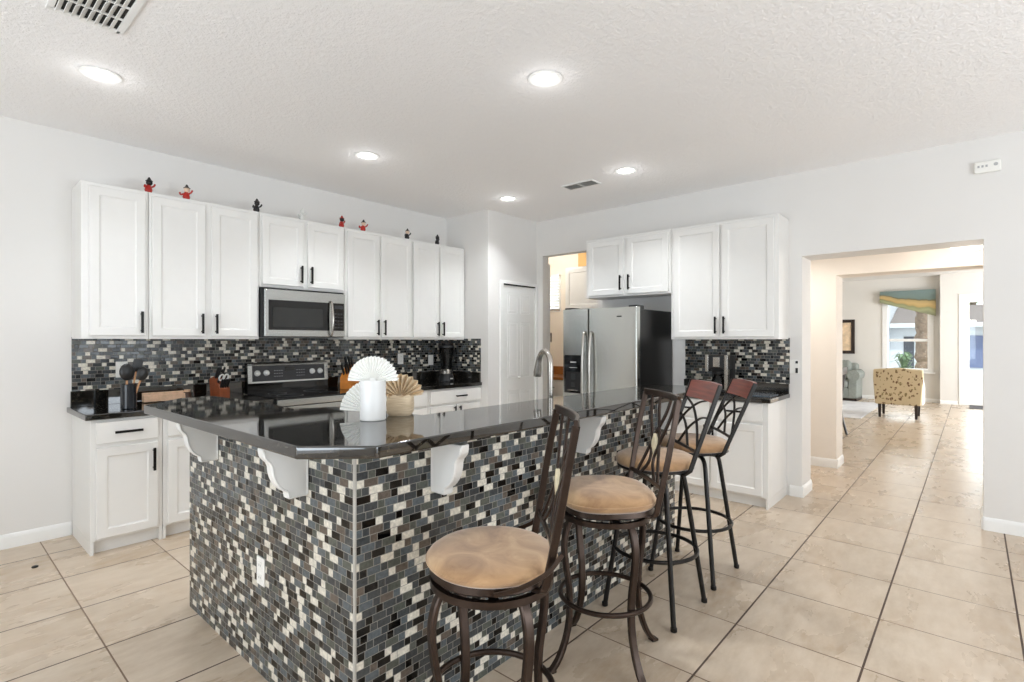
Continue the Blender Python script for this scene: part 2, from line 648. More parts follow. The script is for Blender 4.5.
    def build(self, name, m, parent=None, angle=35, loc=None, rot=None):
        me = bpy.data.meshes.new(name)
        self.bm.to_mesh(me)
        self.bm.free()
        me.materials.append(M[m] if isinstance(m, str) else m)
        for p in me.polygons:
            p.use_smooth = True
        me.set_sharp_from_angle(angle=R(angle))
        o = bpy.data.objects.new(name, me)
        COL.objects.link(o)
        wn_ = o.modifiers.new('weighted', 'WEIGHTED_NORMAL')
        wn_.keep_sharp = True
        if parent:
            o.parent = parent
        if loc:
            o.location = loc
        if rot:
            o.rotation_euler = rot
        return o


def tag(o, label=None, cat=None, group=None, kind=None):
    if label:
        o['label'] = label
    if cat:
        o['category'] = cat
    if group:
        o['group'] = group
    if kind:
        o['kind'] = kind
    return o


def thing(name, label, cat, loc=(0, 0, 0), rz=0.0, group=None):
    o = bpy.data.objects.new(name, None)
    o.empty_display_size = 0.05
    COL.objects.link(o)
    o.location = loc
    o.rotation_euler = (0, 0, rz)
    return tag(o, label, cat, group)


def struct(name, mb, m, label=None):
    o = mb.build(name, m)
    o['kind'] = 'structure'
    if label:
        o['label'] = label
    return o


def spline(P, n=8):
    """Catmull-Rom through the points"""
    P = [Vector(p) for p in P]
    Q = [P[0] * 2 - P[1]] + P + [P[-1] * 2 - P[-2]]
    out = []
    for i in range(1, len(Q) - 2):
        p0, p1, p2, p3 = Q[i - 1], Q[i], Q[i + 1], Q[i + 2]
        for k in range(n):
            t = k / n
            out.append(0.5 * ((2 * p1) + (p2 - p0) * t + (2 * p0 - 5 * p1 + 4 * p2 - p3) * t * t + (3 * p1 - p0 - 3 * p2 + p3) * t ** 3))
    out.append(P[-1])
    return out


# ------------------------------------------------------------------ the setting
YW, XW, CZ = 4.85, 5.185, 2.88
struct('floor', MB().box(-2.7, 15.4, -3.4, 6.2, -0.1, 0.0), 'floor', 'beige square ceramic tile floor with dark grout lines')
struct('ceiling', MB().box(-2.7, XW + 0.1, -3.4, YW + 0.1, CZ, CZ + 0.12), 'ceiling', 'white knockdown textured kitchen ceiling')
struct('wall_left', MB().box(-2.7, XW, YW, YW + 0.12, 0, CZ), 'wall', 'white wall behind the range and the long run of cabinets')
# wall with the fridge: laundry opening (Y 3.25..4.06, z<2.45) and hall opening (Y -0.058..1.14, z<2.136)
wr = MB()
T1 = 5.52
wr.box(XW, XW + 0.12, 4.045, YW + 0.12, 0, CZ)
wr.box(XW, XW + 0.12, 3.25, 4.045, 2.445, CZ)
wr.box(XW, T1, 1.14, 3.25, 0, CZ)
wr.box(XW, T1, -0.058, 1.14, 2.136, CZ)
wr.box(XW, T1, -3.4, -0.058, 0, CZ)
struct('wall_right', wr, 'wall', 'white wall with the fridge, coffee cabinets and wide hall opening')
PX, PY = 4.303, 4.143
wp = MB()
wp.box(PX, PX + 0.1, PY, YW, 0, CZ)
wp.box(PX + 0.1, 4.55, PY, PY + 0.1, 0, CZ)
wp.box(5.155, XW, PY, PY + 0.1, 0, CZ)
wp.box(4.55, 5.155, PY, PY + 0.1, 2.075, CZ)
struct('wall_pantry', wp, 'wall', 'white corner wall around the pantry door')
wb = MB()
wb.box(-2.7, 0.1, -3.4, -3.25, 0, CZ)
wb.box(3.7, XW, -3.4, -3.25, 0, CZ)
wb.box(0.1, 3.7, -3.4, -3.25, 2.35, CZ)
struct('wall_rear', wb, 'wall')
ws = MB()
ws.box(-2.7, -2.58, -3.4, -0.3, 0, CZ)
ws.box(-2.7, -2.58, 2.9, YW, 0, CZ)
ws.box(-2.7, -2.58, -0.3, 2.9, 0, 0.3)
ws.box(-2.7, -2.58, -0.3, 2.9, 2.4, CZ)
struct('wall_side', ws, 'wall')

# hall behind the opening
HX = 6.62
LX0, LX1 = 6.62, 6.97
wh = MB()
wh.box(LX0, LX1, 1.118, 2.5, 0, 2.9)
wh.box(LX0, LX1, -3.4, -0.075, 0, 2.9)
wh.box(LX0, LX1, -0.075, 1.118, 2.10, 2.9)
struct('wall_hall', wh, 'wall_hall', 'cream wall with a second opening beyond the first')
struct('wall_hall_side', MB().box(T1, HX, 2.4, 2.5, 0, 2.9).box(T1, HX, -1.7, -1.6, 0, 2.9), 'wall_hall')
struct('ceiling_hall', MB().box(T1, HX, -1.7, 2.5, 2.33, 2.43), 'wall', 'lowered hall ceiling')

# living room
FX, DX = 15.16, 14.95
FZ = 2.85
wf = MB()
WY0, WY1, WZ0, WZ1 = 0.72, 1.57, 0.70, 2.30
wf.box(FX, FX + 0.15, WY1, 4.2, 0, FZ)
wf.box(FX, FX + 0.15, 0.55, WY0, 0, FZ)
wf.box(FX, FX + 0.15, WY0, WY1, 0, WZ0)
wf.box(FX, FX + 0.15, WY0, WY1, WZ1, FZ)
struct('wall_far', wf, 'wall_living', 'pale grey far wall of the living room')
wd = MB()
DY0, DY1, DZ = -0.75, 0.16, 2.32
wd.box(DX, FX + 0.15, DY1, 0.55, 0, FZ)
wd.box(DX, FX + 0.15, -3.4, DY0, 0, FZ)
wd.box(DX, FX + 0.15, DY0, DY1, DZ, FZ)
struct('wall_entry', wd, 'wall_living', 'pale wall around the front door')
struct('wall_living_left', MB().box(LX1, FX + 0.15, 4.1, 4.2, 0, FZ), 'wall_living')
wv = MB()
wv.box(LX1, 10.2, -3.4, -3.28, 0, FZ)
wv.box(14.2, FX, -3.4, -3.28, 0, FZ)
wv.box(10.2, 14.2, -3.4, -3.28, 0, 0.3).box(10.2, 14.2, -3.4, -3.28, 2.4, FZ)
struct('wall_living_right', wv, 'wall_living')
struct('ceiling_living', MB().box(LX1, FX + 0.15, -3.4, 4.2, FZ, FZ + 0.1), 'wall', 'white living room ceiling')

# laundry behind the far opening
LF = 6.5
wl = MB()
wl.box(LF, LF + 0.12, 5.22, 6.1, 0, 2.9)
wl.box(LF, LF + 0.12, 2.6, 4.72, 0, 2.9)
wl.box(LF, LF + 0.12, 4.72, 5.22, 0, 1.83).box(LF, LF + 0.12, 4.72, 5.22, 2.40, 2.9)
struct('wall_laundry', wl, 'wall_cream', 'cream wall of the laundry with a small window')
struct('wall_laundry_side', MB().box(XW, LF, 6.0, 6.1, 0, 2.9).box(T1, LF, 2.5, 2.6, 0, 2.9).box(XW, XW + 0.12, YW + 0.12, 6.0, 0, 2.9), 'wall_cream')
struct('ceiling_laundry', MB().box(XW, LF, 2.5, 6.1, 2.88, 2.98), 'wall_cream')


def baseboard(name, x0, y0, x1, y1, nx, ny, h=0.095):
    """a moulded skirting from point to point, its face turned to (nx, ny)"""
    a = Vector((x0, y0, 0))
    b = Vector((x1, y1, 0))
    n = Vector((nx, ny, 0))
    pf = [(0, 0), (0.014, 0), (0.014, h * 0.72), (0.010, h * 0.80), (0.010, h * 0.9), (0.004, h), (0, h)]
    mb = MB()
    t = bmesh.new()
    A = [t.verts.new(a + n * d + Vector((0, 0, z))) for d, z in pf]
    B = [t.verts.new(b + n * d + Vector((0, 0, z))) for d, z in pf]
    k = len(pf)
    for i in range(k):
        t.faces.new((A[i], A[(i + 1) % k], B[(i + 1) % k], B[i]))
    t.faces.new(A)
    t.faces.new(B)
    bmesh.ops.recalc_face_normals(t, faces=list(t.faces))
    mb._merge(t)
    return struct(name, mb, 'trim')


baseboard('baseboard_left', -2.58, YW, 0.742, YW, 0, -1)
baseboard('baseboard_jamb', XW, 1.236, XW, 1.126, -1, 0)
baseboard('baseboard_jamb_side', XW, 1.14, T1 + 0.0, 1.14, 0, -1)
baseboard('baseboard_right', XW, -0.058, XW, -3.25, -1, 0)
baseboard('baseboard_right_side', XW, -0.058, T1, -0.058, 0, 1)
baseboard('baseboard_hall', LX0, 2.4, LX0, 1.104, -1, 0)
baseboard('baseboard_hall_side', LX0, 1.118, LX1, 1.118, 0, -1)
baseboard('baseboard_far', FX, 4.1, FX, 0.55, -1, 0, 0.08)
baseboard('baseboard_entry', DX, 0.55, DX, DY1 + 0.09, -1, 0, 0.08)
baseboard('baseboard_pantry', PX, PY, 4.49, PY, 0, -1)

# pantry door (six panels)


def panel_door(mb, w, h, t, panels, x0=0, depth=0.010):
    """slab with raised panels sunk into frames; front faces -y"""
    mb.box(x0, x0 + w, 0, t, 0, h, 0.002, 1)
    for (a, b, c, d) in panels:
        # frame moulding round a raised field
        bw = 0.014
        mb.box(x0 + a, x0 + b, -0.005, 0.001, c, c + bw, 0.002, 1).box(x0 + a, x0 + b, -0.005, 0.001, d - bw, d, 0.002, 1)
        mb.box(x0 + a, x0 + a + bw, -0.005, 0.001, c, d, 0.002, 1).box(x0 + b - bw, x0 + b, -0.005, 0.001, c, d, 0.002, 1)
        mb.box(x0 + a + 0.035, x0 + b - 0.035, -0.006, 0.001, c + 0.035, d - 0.035, 0.004, 2)
    return mb


d1 = thing('door_1', 'white six-panel pantry door in the corner wall', 'door', (4.55, PY - 0.012, 0))
d1['kind'] = 'structure'
pw = 0.605
panel_door(MB(), pw, 2.035, 0.035, [(0.09, 0.28, 1.70, 1.95), (0.325, 0.515, 1.70, 1.95), (0.09, 0.28, 0.93, 1.60), (0.325, 0.515, 0.93, 1.60), (0.09, 0.28, 0.22, 0.78), (0.325, 0.515, 0.22, 0.78)]).build('door_panel', 'trim', d1, loc=(0, 0.02, 0.012))
cs = MB()
cs.box(-0.058, 0.0, -0.008, 0.012, 0, 2.10, 0.004).box(pw, pw + 0.03, -0.008, 0.012, 0, 2.10, 0.004).box(0, pw, -0.008, 0.012, 2.062, 2.10, 0.004)
cs.build('door_casing', 'trim', d1)
MB().box(0.0, pw, 0.005, 0.05, 2.049, 2.062).build('door_track', 'dark_void', d1)
kn = MB()
kn.lathe([(0, 0), (0.012, 0), (0.009, 0.012), (0.016, 0.022), (0.019, 0.03), (0.014, 0.038), (0, 0.040)], 16, mtx=Matrix.Translation((0.30, 0.022, 0.95)) @ Matrix.Rotation(PI / 2, 4, 'X'))
kn.build('door_knob', 'trim', d1)

# living room window with frame, rail and panes
wn1 = thing('window_1', 'white sash window in the living room under the striped valance', 'window', (FX, WY0, WZ0))
wn1['kind'] = 'structure'
ww, wz = WY1 - WY0, WZ1 - WZ0
f = MB()
f.box(-0.02, 0.10, -0.05, 0.055, -0.03, wz + 0.03, 0.004).box(-0.02, 0.10, ww - 0.055, ww + 0.05, -0.03, wz + 0.03, 0.004)
f.box(-0.02, 0.10, 0.055, ww - 0.055, wz - 0.05, wz + 0.03, 0.004).box(-0.02, 0.10, 0.055, ww - 0.055, -0.03, 0.05, 0.004)
f.build('window_frame', 'trim', wn1)
MB().box(0.01, 0.07, 0.055, ww - 0.055, 0.675, 0.735, 0.004).build('meeting_rail', 'trim', wn1)
MB().box(0.045, 0.051, 0.05, ww - 0.05, 0.04, 0.68).build('lower_pane', 'glass', wn1)
MB().box(0.06, 0.066, 0.05, ww - 0.05, 0.73, wz - 0.04).build('upper_pane', 'glass', wn1)
MB().box(-0.09, 0.02, -0.08, ww + 0.08, -0.055, -0.02, 0.006).build('window_sill', 'trim', wn1)

# front door with a full glass lite
d2 = thing('door_2', 'white front door with a tall glass pane', 'door', (DX, DY0, 0))
d2['kind'] = 'structure'
dw = DY1 - DY0
f = MB()
f.box(0.02, 0.07, 0.03, 0.13, 0.01, DZ - 0.03, 0.003).box(0.02, 0.07, dw - 0.10, dw - 0.03, 0.01, DZ - 0.03, 0.003)
f.box(0.02, 0.07, 0.13, dw - 0.10, 0.01, 0.235, 0.003).box(0.02, 0.07, 0.13, dw - 0.10, DZ - 0.10, DZ - 0.03, 0.003)
f.build('door_stiles', 'trim', d2)
MB().box(0.042, 0.048, 0.12, dw - 0.09, 0.22, DZ - 0.09).build('door_glass', 'glass', d2)
f = MB()
f.box(-0.015, 0.09, dw - 0.03, dw + 0.075, 0, DZ + 0.075, 0.004).box(-0.015, 0.09, -0.075, 0.03, 0, DZ + 0.075, 0.004).box(-0.015, 0.09, 0.03, dw - 0.03, DZ - 0.03, DZ + 0.075, 0.004)
f.build('door_casing', 'trim', d2)

# laundry window
wn2 = thing('window_2', 'small laundry window behind white blinds', 'window', (LF, 4.72, 1.83))
wn2['kind'] = 'structure'
f = MB()
f.box(-0.01, 0.06, 0, 0.03, 0, 0.57).box(-0.01, 0.06, 0.47, 0.5, 0, 0.57).box(-0.01, 0.06, 0.03, 0.47, 0.54, 0.57).box(-0.01, 0.06, 0.03, 0.47, 0, 0.03)
f.build('window_frame', 'trim', wn2)
MB().box(0.04, 0.046, 0.02, 0.48, 0.02, 0.55).build('window_pane', 'glass', wn2)

# ------------------------------------------------------------------ cabinets


def door_mesh(mb, x0, x1, z0, z1, y=0.0, t=0.020, stile=0.056, rec=0.009):
    """framed cabinet door whose flat centre panel sits back behind a bevelled edge; front at y-t"""
    b = bmesh.new()
    w_, h_ = x1 - x0, z1 - z0

    def ring(i, yy):
        return [b.verts.new(v) for v in ((x0 + i, yy, z0 + i), (x1 - i, yy, z0 + i), (x1 - i, yy, z1 - i), (x0 + i, yy, z1 - i))]
    R0 = ring(0, y)
    R1 = ring(0, y - t + 0.004)
    R2 = ring(0.004, y - t)
    R3 = ring(stile, y - t)
    R4 = ring(stile + 0.005, y - t + 0.005)
    R5 = ring(stile + 0.014, y - t + rec)
    rs = [R0, R1, R2, R3, R4, R5]
    for A, B in zip(rs[:-1], rs[1:]):
        for i in range(4):
            j = (i + 1) % 4
            b.faces.new((A[i], A[j], B[j], B[i]))
    b.faces.new(R5)
    b.faces.new(R0)
    bmesh.ops.recalc_face_normals(b, faces=list(b.faces))
    mb._merge(b)
    return mb


def slab_mesh(mb, x0, x1, z0, z1, y=0.0, t=0.020):
    mb.box(x0, x1, y - t, y, z0, z1, 0.005, 2)
    return mb


def pull(parent, x, y, z, L, vertical=True):
    mb = MB()
    if vertical:
        mb.box(x - 0.008, x + 0.008, y - 0.036, y - 0.024, z - L / 2, z + L / 2, 0.002)
        for s in (-1, 1):
            mb.box(x - 0.005, x + 0.005, y - 0.026, y, z + s * (L / 2 - 0.018) - 0.005, z + s * (L / 2 - 0.018) + 0.005)
    else:
        mb.box(x - L / 2, x + L / 2, y - 0.036, y - 0.024, z - 0.008, z + 0.008, 0.002)
        for s in (-1, 1):
            mb.box(x + s * (L / 2 - 0.018) - 0.005, x + s * (L / 2 - 0.018) + 0.005, y - 0.026, y, z - 0.005, z + 0.005)
    return mb.build('handle', 'black_metal', parent)


def cabinet(name, label, loc, rz, w, d, h, doors=(), drawers=(), toe=0.0, group=None, cat='cabinet', frame=True, hl=0.155):
    """local: x along the front, front face at y=-d, z up. doors: (x0,x1,z0,z1,handle side, handle z centre)"""
    t = thing(name, label, cat, loc, rz, group)
    mb = MB()
    mb.box(0.0005, w - 0.0005, -d, -0.001, toe, h, 0.002, 1)
    if toe:
        mb.box(0.018, w - 0.018, -d + 0.045, -0.003, 0, toe)
        mb.box(0.0005, 0.018, -d, -0.001, 0, toe)
        mb.box(w - 0.018, w - 0.0005, -d, -0.001, 0, toe)
    mb.build('cabinet_body', 'cabinet', t)
    for (x0, x1, z0, z1, side, hz) in doors:
        o = door_mesh(MB(), x0, x1, z0, z1, -d - 0.001).build('door', 'cabinet', t, angle=25)
        hx = x1 - 0.028 if side > 0 else x0 + 0.028
        pull(o, hx, -d - 0.021, hz, hl)
    for dr in drawers:
        x0, x1, z0, z1 = dr[:4]
        o = slab_mesh(MB(), x0, x1, z0, z1, -d - 0.001).build('drawer_front', 'cabinet', t)
        hx = dr[4] if len(dr) > 4 else (x0 + x1) / 2
        pull(o, hx, -d - 0.021, (z0 + z1) / 2, hl, False)
    return t


UD, UB, UH = 0.32, 1.40, 1.075
UG = 'white upper cabinets along the range wall'


def upper(label, x0, x1, splits, zb=UB, hz=1.52, single=None):
    h = UB + UH - zb
    doors = []
    for (a, b, side) in splits:
        doors.append((a - x0, b - x0, 0.022, h - 0.028, side, hz - zb))
    return cabinet('upper_cabinet', label, (x0, YW, zb), 0, x1 - x0, UD, h, doors, group=UG)


upper('white single-door upper cabinet at the left end above the utensil crock', 0.743, 1.128, [(0.782, 1.109, 1)])
upper('white double-door upper cabinet left of the microwave above the red knife block', 1.13, 1.92, [(1.149, 1.504, 1), (1.549, 1.901, -1)])
upper('short white double-door upper cabinet over the stainless microwave', 1.922, 2.722, [(1.942, 2.305, 1), (2.343, 2.705, -1)], 1.845, 1.976)
upper('white double-door upper cabinet just right of the microwave', 2.724, 3.528, [(2.746, 3.104, 1), (3.130, 3.512, -1)])
upper('white double-door upper cabinet at the corner above the blender', 3.53, 4.30, [(3.540, 3.895, 1), (3.915, 4.276, -1)])

BD = 0.585
BG = 'white base cabinets along the range wall'
cabinet('base_cabinet', 'white base cabinet at the far left end with one drawer over one door', (0.745, YW, 0), 0, 0.401, BD, 0.874,
        [(0.028, 0.371, 0.10, 0.69, 1, 0.575)], [(0.028, 0.371, 0.715, 0.858)], 0.085, BG)
cabinet('base_cabinet', 'white base cabinet between the end cabinet and the range, mostly behind the island', (1.148, YW, 0), 0, 0.762, BD, 0.874,
        [(0.028, 0.372, 0.10, 0.69, 1, 0.575), (0.39, 0.734, 0.10, 0.69, -1, 0.575)], [(0.028, 0.372, 0.715, 0.858), (0.39, 0.734, 0.715, 0.858)], 0.085, BG)
cabinet('base_cabinet', 'white base cabinet just right of the range, behind the paper fans', (2.70, YW, 0), 0, 0.828, BD, 0.874,
        [(0.028, 0.405, 0.10, 0.69, 1, 0.575), (0.423, 0.80, 0.10, 0.69, -1, 0.575)], [(0.028, 0.80, 0.715, 0.858)], 0.085, BG)
cabinet('base_cabinet', 'white base cabinet with one wide drawer under the blender, against the pantry wall', (3.53, YW, 0), 0, 0.771, BD, 0.874,
        [(0.024, 0.375, 0.10, 0.69, 1, 0.60), (0.393, 0.75, 0.10, 0.69, -1, 0.60)], [(0.024, 0.765, 0.715, 0.858, 0.44)], 0.085, BG)

RZ = -PI / 2
cabinet('upper_cabinet', 'short white double-door cabinet above the refrigerator', (XW, 3.19, 1.85), RZ, 0.978, UD, 0.628,
        [(0.035, 0.468, 0.02, 0.60, 1, 0.14), (0.508, 0.955, 0.02, 0.60, -1, 0.14)], group='white upper cabinets on the fridge wall')
cabinet('upper_cabinet', 'tall white double-door upper cabinet above the coffee maker', (XW, 2.21, UB), RZ, 0.965, UD, UH,
        [(0.030, 0.468, 0.022, UH - 0.028, 1, 0.13), (0.488, 0.932, 0.022, UH - 0.028, -1, 0.13)], group='white upper cabinets on the fridge wall')
cabinet('base_cabinet', 'white base cabinet under the coffee maker with two drawers and two doors', (XW, 2.21, 0), RZ, 0.948, 0.563, 0.874,
        [(0.03, 0.465, 0.10, 0.69, 1, 0.575), (0.483, 0.905, 0.10, 0.69, -1, 0.575)], [(0.03, 0.465, 0.715, 0.868), (0.483, 0.905, 0.715, 0.868)], 0.085)


def counter(label, poly, splash):
    t = thing('countertop', label, 'countertop', (0, 0, 0))
    MB().prism(poly, 'z', 0.875, 0.914, 0.006, 2).build('slab', 'granite', t)
    s = MB()
    for b in splash:
        s.box(*b, 0.002, 1)
    s.build('upstand', 'granite', t)
    return t


CF = YW - BD - 0.03
counter('black granite countertop on the left, holding the utensil crock', [(0.715, CF), (1.916, CF), (1.916, YW - 0.001), (0.715, YW - 0.001)],
        [(0.735, 1.914, YW - 0.021, YW - 0.001, 0.9135, 1.025)])
counter('black granite countertop right of the range, holding the blender', [(2.692, CF), (4.302, CF), (4.302, YW - 0.001), (2.692, YW - 0.001)],
        [(2.694, 4.302, YW - 0.021, YW - 0.001, 0.9135, 1.025), (4.282, 4.302, CF + 0.02, YW - 0.021, 0.9135, 1.025)])
counter('black granite countertop under the coffee maker', [(4.585, 1.235), (XW - 0.001, 1.235), (XW - 0.001, 2.215), (4.585, 2.215)],
        [(XW - 0.021, XW - 0.001, 1.24, 2.21, 0.9135, 1.0)])

bs = MB().box(0.742, 4.302, YW - 0.009, YW - 0.0005, 1.024, UB + 0.012).box(1.92, 2.69, YW - 0.009, YW - 0.0005, 0.90, 1.025)
tag(bs.build('backsplash', 'mosaic'), 'black grey and cream mosaic backsplash on the range wall', 'backsplash', kind='structure')
bs = MB().box(4.293, 4.302, CF + 0.02, YW - 0.009, 1.024, UB + 0.012)
tag(bs.build('backsplash', 'mosaic'), 'narrow mosaic backsplash return on the pantry wall', 'backsplash', kind='structure')
bs = MB().box(XW - 0.009, XW - 0.0005, 1.236, 2.20, 0.999, UB + 0.012)
tag(bs.build('backsplash', 'mosaic'), 'small mosaic backsplash behind the coffee maker', 'backsplash', kind='structure')

# ------------------------------------------------------------------ microwave over the range
mw = thing('microwave', 'stainless over-the-range microwave with a black window', 'microwave', (1.924, YW, 1.418))
MWW, MWH, MWD = 0.764, 0.42, 0.39
MB().box(0, MWW, -MWD + 0.03, -0.012, 0, MWH, 0.003).build('microwave_body', 'black_plastic', mw)
MB().box(0.012, MWW - 0.002, -MWD, -MWD + 0.032, 0.005, MWH - 0.012, 0.006).build('front_panel', 'steel', mw)
dr = MB().box(0.045, 0.60, -MWD - 0.004, -MWD + 0.002, 0.062, 0.318, 0.002).build('door_glass', 'black_glass', mw)
MB().box(0.082, 0.535, -MWD - 0.0055, -MWD - 0.003, 0.088, 0.255).build('window_screen', 'window_glass_oven', dr)
cp = MB().box(0.632, 0.750, -MWD - 0.004, -MWD + 0.002, 0.062, 0.318, 0.002).build('control_panel', 'black_glass', mw)
for r_ in range(5):
    for c_ in range(3):
        MB().box(0.652 + c_ * 0.030, 0.672 + c_ * 0.030, -MWD - 0.0052, -MWD - 0.0035, 0.085 + r_ * 0.032, 0.097 + r_ * 0.032).build('key', 'dark_grey', cp)
MB().box(0.650, 0.735, -MWD - 0.0052, -MWD - 0.0035, 0.265, 0.298).build('display', 'dark_grey', cp)
MB().tube(spline([(0.612, -MWD + 0.0, 0.012), (0.612, -MWD - 0.028, 0.035), (0.614, -MWD - 0.046, 0.17), (0.612, -MWD - 0.028, 0.305), (0.612, -MWD + 0.0, 0.328)], 6), 0.011).build('handle', 'nickel', mw)
vt = MB()
for i in range(24):
    vt.box(0.03 + i * 0.0295, 0.048 + i * 0.0295, -MWD + 0.03, -MWD + 0.05, MWH - 0.010, MWH - 0.001)
vt.build('top_vent', 'dark_void', mw)

# ------------------------------------------------------------------ range
rg = thing('kitchen_range', 'black and stainless freestanding electric range under the microwave', 'stove', (1.922, YW, 0))
RW, RD = 0.764, 0.63
MB().box(0, RW, -RD, -0.012, 0.0, 0.895, 0.003).build('range_body', 'black_plastic', rg)
ck = MB().box(0.001, RW - 0.001, -RD - 0.012, -0.09, 0.894, 0.921, 0.005).build('glass_cooktop', 'black_glass', rg)
for (bx, by, rr) in ((0.2, -0.46, 0.105), (0.56, -0.46, 0.08), (0.2, -0.22, 0.075), (0.56, -0.22, 0.105)):
    MB().tube([(bx + rr * math.cos(2 * PI * i / 32), by + rr * math.sin(2 * PI * i / 32), 0.9212) for i in range(32)], 0.0015, 6, closed=True).build('burner_ring', 'dark_grey', ck)
MB().box(0.0, RW, -RD - 0.030, -RD - 0.010, 0.855, 0.908, 0.006).build('front_trim', 'steel', rg)
od = MB().box(0.004, RW - 0.004, -RD - 0.034, -RD, 0.20, 0.85, 0.006).build('oven_door', 'steel', rg)
MB().box(0.09, RW - 0.09, -RD - 0.037, -RD - 0.033, 0.34, 0.66).build('oven_window', 'black_glass', od)
hd = MB().tube([(0.07, -RD - 0.075, 0.79), (RW - 0.07, -RD - 0.075, 0.79)], 0.013, 12)
for s in (0.09, RW - 0.09):
    hd.tube([(s, -RD - 0.03, 0.79), (s, -RD - 0.075, 0.79)], 0.009, 8)
hd.build('oven_handle', 'nickel', od)
MB().box(0.004, RW - 0.004, -RD - 0.03, -RD, 0.03, 0.19, 0.006).build('storage_drawer', 'steel', rg)
bgm = MB()
bgm.prism([(-0.085, 0.915), (-0.02, 0.915), (-0.02, 1.188), (-0.058, 1.188), (-0.068, 1.175), (-0.075, 1.02), (-0.085, 1.01)], 'x', 0.0, RW, 0.003, 1)
bgo = bgm.build('backguard', 'black_glass', rg)
fr_ = MB()
yb = -0.072
fr_.prism([(-0.087, 1.010), (-0.066, 1.010), (-0.066, 1.024), (-0.085, 1.024)], 'x', 0.004, RW - 0.004)
fr_.prism([(-0.080, 1.165), (-0.060, 1.165), (-0.056, 1.192), (-0.066, 1.192), (-0.074, 1.182)], 'x', 0.004, RW - 0.004)
for a, b in ((0.004, 0.040), (RW - 0.040, RW - 0.004)):
    fr_.prism([(-0.087, 1.010), (-0.06, 1.010), (-0.055, 1.190), (-0.076, 1.180)], 'x', a, b)
fr_.build('control_frame', 'steel', bgo)
MB().prism([(-0.0835, 1.024), (-0.066, 1.024), (-0.062, 1.166), (-0.0755, 1.166)], 'x', 0.040, RW - 0.040).build('control_panel', 'dark_grey', bgo)
dsp = MB()
dsp.box(0.335, 0.425, -0.0815, -0.074, 1.110, 1.148)
dsp.build('display', 'black_glass', bgo)
for r_ in range(3):
    for c_ in range(4):
        for base in (0.235, 0.445):
            MB().box(base + c_ * 0.022, base + c_ * 0.022 + 0.012, -0.0825 + r_ * 0.0012, -0.07, 1.062 + r_ * 0.026, 1.066 + r_ * 0.026).build('control_marking', 'grey_mark', bgo)
for i, kx in enumerate((0.085, 0.165, RW - 0.165, RW - 0.085)):
    MB().lathe([(0, 0), (0.026, 0), (0.026, 0.006), (0.021, 0.012), (0.019, 0.026), (0.015, 0.029), (0, 0.029)], 24,
               mtx=Matrix.Translation((kx, -0.0775, 1.098)) @ Matrix.Rotation(PI / 2 + R(3), 4, 'X')).build('knob', 'white_plastic', bgo)

# ------------------------------------------------------------------ refrigerator
fg = thing('refrigerator', 'stainless side-by-side refrigerator with black sides', 'refrigerator', (XW, 3.168, 0), RZ)
FW, FD = 0.838, 0.785
MB().box(0.004, FW - 0.004, -FD + 0.07, -0.02, 0.02, 1.685, 0.004).build('fridge_body', 'black_side', fg)
sp = 0.317


def fdoor(x0, x1):
    mb = MB()
    n = 10
    poly = [(x0, -FD + 0.062), (x0, -FD + 0.012)]
    xc, hw = (0 + FW) / 2, FW / 2
    for i in range(n + 1):
        x = x0 + 0.006 + (x1 - x0 - 0.012) * i / n
        poly.append((x, -FD - 0.004 - 0.012 * (1 - ((x - xc) / hw) ** 2)))
    poly += [(x1, -FD + 0.012), (x1, -FD + 0.062)]
    mb.prism(poly, 'z', 0.10, 1.705, 0.003, 1)
    return mb


fl_ = fdoor(0.0, sp - 0.004).build('freezer_door', 'steel_fridge', fg)
frd = fdoor(sp + 0.004, FW).build('fridge_door', 'steel_fridge', fg)
for o_, hx in ((fl_, sp - 0.038), (frd, sp + 0.042)):
    y0 = -FD - 0.014
    hm = MB().tube(spline([(hx, y0 + 0.004, 1.47), (hx, y0 - 0.030, 1.44), (hx, y0 - 0.052, 1.25), (hx, y0 - 0.058, 0.95), (hx, y0 - 0.052, 0.65), (hx, y0 - 0.030, 0.47), (hx, y0 + 0.004, 0.44)], 6), 0.014, 12)
    hm.build('handle', 'nickel', o_)
dp = MB().box(0.026, 0.255, -FD - 0.0185, -FD + 0.01, 0.86, 1.245, 0.006).build('ice_dispenser', 'black_glass', fl_)
MB().box(0.050, 0.232, -FD - 0.0205, -FD - 0.016, 0.885, 1.075).build('dispenser_recess', 'black_plastic', dp)
dm = MB()
dm.box(0.105, 0.175, -FD - 0.0200, -FD - 0.018, 1.165, 1.178)
dm.box(0.095, 0.185, -FD - 0.0200, -FD - 0.018, 1.115, 1.120)
dm.build('dispenser_markings', 'grey_mark', dp)
MB().box(0.115, 0.165, -FD - 0.026, -FD - 0.020, 1.00, 1.055, 0.004).build('paddle', 'dark_grey', dp)
MB().box(0.118, 0.160, -FD - 0.026, -FD - 0.020, 0.925, 0.965, 0.004).build('paddle', 'dark_grey', dp)
MB().box(0.08, 0.20, -FD - 0.032, -FD - 0.020, 0.885, 0.897, 0.002).build('drip_tray', 'nickel', dp)
MB().box(FW - 0.205, FW - 0.155, -FD - 0.0135, -FD - 0.006, 1.612, 1.624).build('badge', 'dark_grey', frd)
for a in (0.01, FW - 0.10):
    MB().box(a, a + 0.09, -FD + 0.02, -FD + 0.16, 1.684, 1.722, 0.006).build('hinge_cover', 'black_plastic', fg)
MB().box(0.01, FW - 0.01, -FD + 0.03, -FD + 0.07, 0.02, 0.095, 0.004).build('kick_grille', 'black_plastic', fg)

